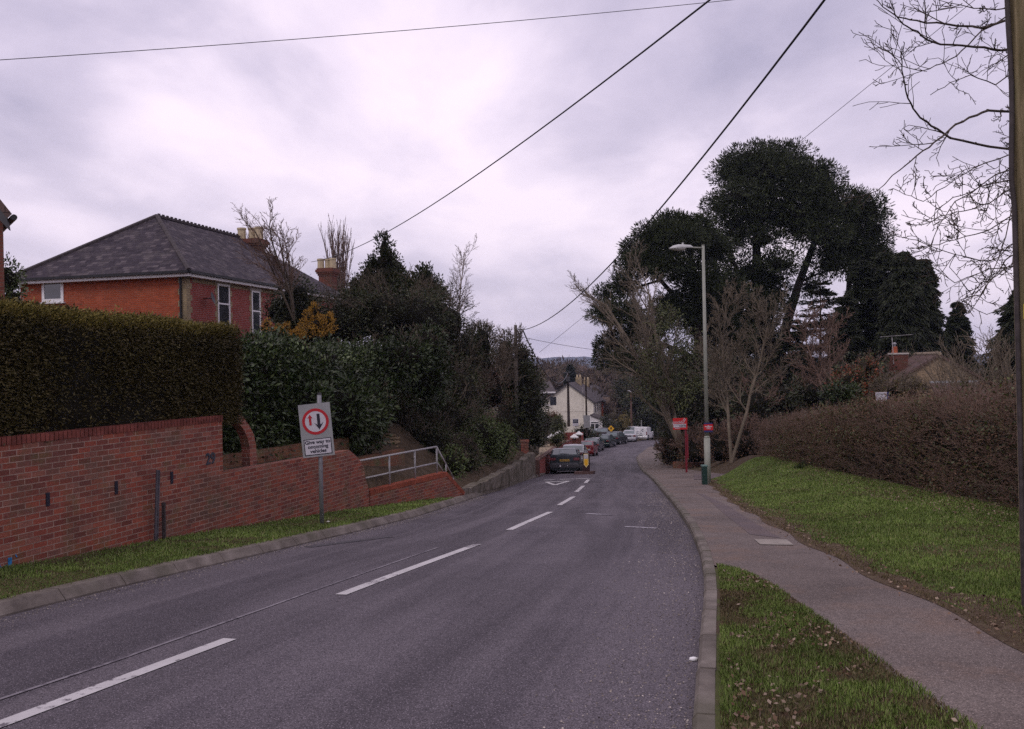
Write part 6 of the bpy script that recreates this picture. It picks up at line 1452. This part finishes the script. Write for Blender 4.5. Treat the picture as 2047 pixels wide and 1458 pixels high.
pine('pine_tree', 'broad dark pine with low spreading limbs left of the lamp', rows([(1345, 450, 40, 22), (1385, 460, 40, 26), (1310, 470, 40, 24), (1350, 480, 60, 28), (1280, 500, 34, 24), (1262, 530, 28, 22), (1420, 500, 44, 30), (1330, 530, 56, 28), (1250, 570, 26, 18), (1400, 560, 50, 34), (1215, 590, 22, 14), (1205, 630, 22, 14), (1240, 625, 36, 20),
      (1225, 690, 28, 24), (1255, 720, 28, 18), (1215, 715, 20, 20), (1280, 660, 40, 26), (1350, 620, 50, 36), (1420, 640, 50, 40), (1290, 730, 24, 14), (1450, 590, 44, 34), (1460, 680, 44, 40)], Yq),
     [([A(1400, 800, Yq), A(1398, 700, Yq), A(1390, 600, Yq), A(1380, 500, Yq)], .4, .15), ([A(1395, 720, Yq), A(1330, 690, Yq), A(1270, 680, Yq), A(1225, 690, Yq)], .2, .08), ([A(1392, 640, Yq), A(1320, 560, Yq), A(1280, 520, Yq)], .2, .08)], 1700, .58, .23)
def layered(name, label, px, ptop, pbot, Y, half, n, mat, tiers, drop=.25, cut=0.0, gap=.0, size=.2, tr=.22, dense=1.0, t0=.12, expo=.75):
    """conifer of tiered drooping branches"""
    t, b = A(px, ptop, Y), A(px, pbot, Y); r = thing(name, b, label, 'tree'); H = (t-b).length; ax = (t-b)/H; Wd = half*Y/F
    V, Fc = tubes_np([((b+ax*H*i/8)[:], (b+ax*H*(i+1)/8)[:], tr*(1-i/9), tr*(1-(i+1)/9)) for i in range(8)], 8); nmesh('trunk', V, Fc, M['bark_dark'], r, smooth=True)
    segs = []; P = []; D = []
    for i in range(tiers):
        f = t0+(1-t0)*(i+rnd.random()*.8)/tiers; Lr = Wd*(1-f)**expo*rnd.uniform(.7, 1.1)+.15
        for k in range(n):
            an = rnd.uniform(0, 6.283); d = Vector((math.cos(an), math.sin(an), rnd.uniform(-.1, .35))).normalized(); p = b+ax*H*f; m = 6
            if rnd.random() < gap: continue
            L = Lr*rnd.uniform(.7, 1.05)
            for j in range(m):
                d = (d+Vector((rnd.gauss(0, .05), rnd.gauss(0, .05), -drop*.25+(.1 if j > 3 else 0)))).normalized(); p2 = p+d*L/m
                segs.append((p[:], p2[:], .045*(1-j/m)+.012, .045*(1-(j+1)/m)+.01))
                if j >= 1:
                    c = int(22*dense)
                    for _ in range(c):
                        s = Vector((rnd.gauss(0, 1), rnd.gauss(0, 1), rnd.gauss(0, .35))); sp = L*.13*(1.2-j/m)
                        P.append((p.lerp(p2, rnd.random())+s*sp)[:]); D.append((d*1.0+s*.5+Vector((0, 0, -drop)))[:])
                p = p2
    V, Fc = tubes_np(segs, 4); nmesh('branches', V, Fc, M['bark_dark'], r)
    V, Fc = leaves(np.array(P), np.array(D)+unit(len(P))*.3, size, .28); nmesh('foliage', V, Fc, M[mat], r)
    return r
layered('cedar_tree', 'open layered cedar with see-through branches right of the pine trunk', 1640, 560, 800, 56, 85, 8, 'cedar', 17, .1, gap=.2, size=.2, dense=.8, tr=.14, expo=.45)
layered('cedar_tree', 'low dark layered conifer at the foot of the big pine trunks', 1585, 640, 800, 60, 60, 9, 'cedar', 16, .3, size=.24, dense=.9, tr=.12, expo=.5)
layered('cedar_tree', 'slim dark conifer between the open cedar and the denser conifers', 1690, 590, 800, 54, 48, 9, 'cedar', 22, .3, size=.22, dense=.8, tr=.14, expo=.45)
layered('cedar_tree', 'dark layered conifer just left of the bungalow chimney', 1722, 520, 800, 58, 62, 12, 'cedar', 30, .35, size=.24, dense=.9, tr=.2, expo=.35)
layered('cedar_tree', 'ragged dark conifer directly above the bungalow chimney', 1768, 500, 800, 60, 60, 12, 'cedar', 32, .5, size=.24, dense=1.0, tr=.2, expo=.4)
layered('conifer', 'dense drooping conifer with feathered top between chimney and gable', 1805, 500, 800, 55, 82, 15, 'cedar', 40, .8, size=.26, dense=1.1, tr=.25, t0=.02, expo=.5)
layered('conifer', 'dense dark conifer with rounded top above the bungalow roof', 1842, 515, 800, 58, 66, 15, 'cedar', 38, .8, size=.26, dense=1.1, tr=.25, t0=.02, expo=.42)
layered('conifer', 'small dark conifer right of the bungalow ridge', 1914, 600, 780, 62, 50, 12, 'cedar', 28, .5, size=.26, dense=1.0, t0=.02)
layered('conifer', 'dark conifer behind the near telegraph pole at the right edge', 2045, 570, 800, 45, 105, 15, 'cedar', 38, .6, size=.22, dense=1.0, t0=.02, expo=.6)
layered('conifer', 'small dark fir above the cream cottage roof', 1140, 728, 775, 190, 14, 9, 'cedar', 16, .4, size=.6, dense=.7, tr=.3, t0=.02)
bare('ivy_tree', 'leafless spreading tree with ivied trunk left of the street lamp', A(1370, 915, 50), A(1335, 560, 50), .22, Q(levels=4, segs=[8, 6, 5, 4, 3], kids=[1.6, 1.4, 1.2, .9], up=[.02, .05, .04, .03, 0], ang=(.4, .8), ratio=.5, start=[.25, .2, .15, .1], rmin=.008, wander=.07), 'bark_green', fork=3, spread=.2)
shrub('ivy', 'olive green ivy clothing the spreading leafless tree', [EL(1335, 640, 49.5, 34, 40, 1.2), EL(1320, 720, 49.5, 46, 50, 1.4), EL(1370, 690, 50, 36, 44, 1.2), EL(1300, 770, 50, 44, 40, 1.4), EL(1360, 770, 49, 50, 50, 1.4)], 'ivy', 210, .42, 26, .13, cat='ivy', core=0, shell=(.3, 1.05))
bare('bare_tree', 'leafless spreading tree with twiggy crown poking out left of the pine', A(1330, 840, 62), A(1240, 610, 62), .14, Q(levels=4, segs=[7, 6, 5, 4, 3], kids=[1.8, 1.5, 1.3, 1.1], up=[.02, .05, .03, .02, 0], ang=(.4, .9), ratio=.48, start=[.35, .15, .15, .1], rmin=.011, wander=.08), 'bark', fork=3, spread=.12)
bare('bare_tree', 'small pale leafless tree with forked trunk right of the street lamp', A(1462, 925, 34), A(1478, 640, 34), .10, Q(levels=4, segs=[8, 6, 5, 4, 3], kids=[1.8, 1.5, 1.4, 1.1], up=[.03, .09, .06, .04, .02], ang=(.4, .9), ratio=.52, start=[.3, .15, .15, .1], rmin=.007, wander=.08), 'bark_green', fork=2, spread=.22)
bare('bare_tree', 'thin leafless tree in front of the layered cedar', A(1660, 830, 40), A(1650, 640, 40), .07, Q(levels=3, segs=[7, 6, 4, 3], kids=[2.2, 1.8, 1.4], up=[.03, .08, .05, .04], ratio=.5, start=[.15, .1, .1], rmin=.010), 'twig_red', fork=2, spread=.2)
shrub('evergreen_shrub', 'dark evergreen mass overhanging the footway at the bend', [EL(1365, 868, 52, 40, 48, 1.4), EL(1338, 820, 58, 30, 45, 1.5), EL(1345, 790, 56, 42, 55, 1.8), EL(1325, 770, 62, 28, 40, 1.8), EL(1400, 820, 54, 60, 70, 2), EL(1336, 905, 56, 16, 34, .8), EL(1380, 740, 58, 60, 50, 2), EL(1450, 780, 55, 60, 60, 2)], 'holly', 760, .5, 34, .16, twigs=160, twmat='bark_green')
shrub('brown_hedge', 'reddish brown twiggy hedge beyond the driveway entrance', [EL(1345, 905, 52, 36, 24, .8), EL(1395, 900, 49, 46, 34, 1), EL(1445, 895, 44, 46, 42, 1), EL(1490, 890, 40, 40, 44, 1)], 'brown_leaf', 260, .3, 22, .09, twigs=380, twmat='twig_red', core=.7)
shrub('dark_shrub', 'dark undergrowth behind the brown hedge and the forked bare tree', [EL(1560, 800, 45, 80, 45, 1.5), EL(1500, 820, 42, 50, 50, 1.2), EL(1640, 790, 42, 60, 35, 1.4), EL(1720, 760, 46, 70, 50, 1.5), EL(1600, 760, 60, 90, 30, 2), EL(1790, 780, 50, 60, 50, 1.5)], 'holly', 330, .45, 32, .15, twigs=150, twmat='twig_red')
shrub('photinia', 'red tipped evergreen shrub left of the bungalow chimney', [EL(1705, 770, 33, 44, 34, .9), EL(1735, 740, 33, 14, 24, .4)], 'redtip', 130, .28, 26, .10, twigs=40)
shrub('laurel_bush', 'small dark laurel bush over the brown hedge left of the red tipped shrub', [EL(1680, 790, 31, 34, 24, .7)], 'laurel', 80, .24, 28, .11)
shrub('yellow_stem_shrub', 'olive brown upright shrub between white board and chimney', [EL(1790, 785, 32, 44, 30, .7), EL(1825, 790, 31, 26, 22, .6)], 'olive', 90, .2, 14, .08, twigs=260, twmat='bark_green', core=.4)
for i, (px, Y) in enumerate(((1935, 27), (1985, 25), (2025, 23))):
    bare('bare_shrub', ('bare upright stems just right of the bungalow gable', 'bare upright stems between gable and near pole', 'bare upright stems directly behind the near pole')[i], A(px, 860, Y), A(px, 690, Y), .03, Q(levels=2, segs=[7, 5, 3], kids=[1.8, 1.3], up=[.03, .12, .06], ratio=.5, start=[.2, .1], rmin=.006, wander=.07), 'bark_green', cat='shrub', fork=7, spread=.35, group='bare stems behind the hedge')
shrub('daffodil_clump', 'small dark green clump of leaves on the grass bank', [EL(1602, 940, 27, 9, 10, .25)], 'laurel', 14, .1, 34, .12, .12, core=0, up=1.2)
mb = MB(); wall_seg(mb, [(8.9, 50.5, 0), (11.2, 49.2, 0)], .2, [float(prof(50))+.42]*2, [float(prof(50))]*2); tag(mb.build('brick_edging', M['brick_wall']), 'low brick edging in front of the reddish hedge', 'wall')

# --- near overhanging branches at the top right
def overhang():
    tx, ty = 8.3, 11.0; b = Vector((tx, ty, ground_z(tx, ty)))
    r = thing('bare_tree', b, 'leafless tree whose budding branches overhang the top right corner', 'tree'); segs = []; tr = []
    zs = np.linspace(b.z-.2, 8.5, 12)
    for i in range(11): tr.append(((tx+.08*math.sin(i), ty, zs[i]), (tx+.08*math.sin(i+1), ty, zs[i+1]), .22-.014*i, .22-.014*(i+1)))
    fz = lambda x, y: (1640+x*.48, y*.48)
    limbs = [[(2047, 29), (1966, 57), (1890, 48), (1832, 41), (1794, 34), (1755, 2)], [(2047, 91), (2005, 101), (1947, 94), (1880, 89), (1842, 72), (1813, 53), (1789, 29), (1779, 0)],
             [(2047, 302), (1976, 293), (1899, 276), (1861, 252), (1832, 226), (1815, 197), (1806, 154), (1801, 110), (1808, 86)], [(2047, 221), (1976, 221), (1938, 235), (1899, 259), (1866, 286), (1832, 312), (1798, 341), (1753, 382)],
             [(2047, 15), (1962, 62), (1923, 101), (1885, 127), (1844, 142), (1803, 132), (1777, 103)], [(2047, 290), (2024, 307), (1947, 336), (1890, 374), (1846, 403)],
             [(2047, 360), (2024, 375), (1976, 408), (1928, 422), (1880, 432), (1846, 449)], [(2047, 380), (2024, 413), (2000, 504), (1971, 576), (1938, 626)],
             [(2047, 440), (2038, 456), (2024, 528), (1976, 562), (1928, 605)], [(2047, 470), (2038, 480), (1976, 523), (1909, 509), (1832, 480)], [(2047, 415), (1976, 461), (1909, 480), (1861, 490)],
             [(2047, 350), (1957, 374), (1909, 403), (1880, 446), (1861, 490)], [(2047, 530), (1976, 538), (1909, 566), (1870, 538)], [(2047, 130), (1990, 170), (1940, 150), (1900, 165), (1860, 190)],
             [(2047, 2), (1990, 20), (1920, 10), (1850, 25)], [(2047, 330), (1990, 350), (1950, 380), (1905, 395), (1870, 420)], [(2047, 500), (2010, 520), (1960, 590), (1920, 600)]]
    q = Q(levels=2, segs=[5, 4, 3], kids=[1.0, .7], up=[.03, .05, .03], ang=(.5, 1.1), ratio=.5, start=[.15, .2], rmin=.0034, wander=.12)
    for li, L in enumerate(limbs):
        Y0 = 10.6+rnd.uniform(-1.2, 1.0); n = len(L); pts = [A(x, y, Y0-.35*i*.5) for i, (x, y) in enumerate(L)]
        anchor = Vector((tx, ty, min(8, pts[0].z+.5))); mid = (anchor+pts[0])/2+Vector((0, 0, .05)); pts = [anchor, mid]+pts
        r0 = .021 if li in (0, 1, 2, 3) else .0125
        for i in range(len(pts)-1):
            a, b2 = pts[i], pts[i+1]; ra = max(.005, r0*(1-.78*i/(len(pts)-1))); rb = max(.0045, r0*(1-.78*(i+1)/(len(pts)-1)))
            m = 3; p0 = a
            for k in range(m):
                p1 = a.lerp(b2, (k+1)/m)+(Vector([rnd.gauss(0, .008) for _ in range(3)]) if k < m-1 else Vector())
                segs.append((p0[:], p1[:], ra+(rb-ra)*k/m, ra+(rb-ra)*(k+1)/m))
                if i >= 1 and rnd.random() < (.7 if li > 3 else .36):
                    d = (b2-a).normalized(); o = d.orthogonal().normalized(); o.rotate(Matrix.Rotation(rnd.uniform(0, 6.283), 3, d)); cd = (d*.7+o*.8)
                    grow(segs, p1, cd.normalized(), rnd.uniform(.15, .6), max(.0045, rb*.6), 0 if rnd.random() < .6 else 1, q)
                # bud swellings
                if rnd.random() < .4: segs.append(((p1-d_*.012)[:], (p1+d_*.012)[:], rb*1.0, rb*1.7) if False else (p1[:], (p1+Vector((rnd.gauss(0, .012), rnd.gauss(0, .012), .012)))[:], rb*1.2, rb*.7))
                p0 = p1
    V, Fc = tubes_np(tr, 12); nmesh('trunk', V, Fc, M['bark_near'], r, smooth=True)
    V, Fc = tubes_np(segs, 5); nmesh('branches', V, Fc, M['bark_near'], r)
overhang()

# ------------------------------------------------------------------ background woodland and hill
def woods():
    P = []; parts = []
    for (x0, x1, Y, pt, pb, n, jag) in ((1040, 1330, 210, 742, 800, 300, 8), (1040, 1400, 320, 735, 790, 260, 5), (900, 1100, 190, 745, 800, 120, 10), (1180, 1500, 170, 760, 850, 260, 10), (1400, 2300, 150, 748, 800, 260, 8), (-400, 900, 160, 735, 790, 200, 8)):
        for i in range(n):
            x = rnd.uniform(x0, x1); y = Y*rnd.uniform(.92, 1.1); h = rnd.uniform(0, 1)**.8; py = pb+(pt-pb)*h*(.8+.25*math.sin(x*.05+Y)); c = A(x, py, y); P.append((c, (3.2, 3.2, 3.0)))
    V, Fc = crown(P, 9000, 1.3, 14, 1.1, .25, core=.55, up=.5, out=.8); tag(nmesh('woodland', V, Fc, M['far_wood']), 'hazy brown leafless woodland in the valley', 'woodland', kind='stuff')
    # hill with a wooded top
    nx, ny = 160, 14; V = []
    for j in range(ny):
        Y = 1500+j*140
        for i in range(nx):
            X = -2600+i*5200/(nx-1); f = math.sin(math.pi*min(1, j/(ny-2))*.5); h = 34+10*math.sin(X*.0021+1.0)+7*math.sin(X*.0057)+3*math.sin(X*.013)
            V.append((X, Y, -30+(h-2)*f+(rnd.random()*6*f)))
    i = (np.arange(ny-1)[:, None]*nx+np.arange(nx-1)[None]).ravel()
    tag(nmesh('hills', V, np.stack([i, i+1, i+1+nx, i+nx], 1), M['far_hill']), kind='structure')
woods()

# ------------------------------------------------------------------ air
USE_HAZE = True
if USE_HAZE:
    mb = MB(); mb.box((0, 1600, 30), (11000, 4400, 160))
    t = bpy.data.materials.new('haze'); t.use_nodes = True; N = t.node_tree.nodes; N.clear(); o = N.new('ShaderNodeOutputMaterial'); v = N.new('ShaderNodeVolumePrincipled')
    v.inputs['Color'].default_value = (.62, .72, 1, 1); v.inputs['Density'].default_value = .0002; v.inputs['Anisotropy'].default_value = .2
    t.node_tree.links.new(v.outputs[0], o.inputs['Volume']); hz = mb.build('haze', t); tag(hz, kind='stuff', label='thin haze filling the valley air', cat='haze')
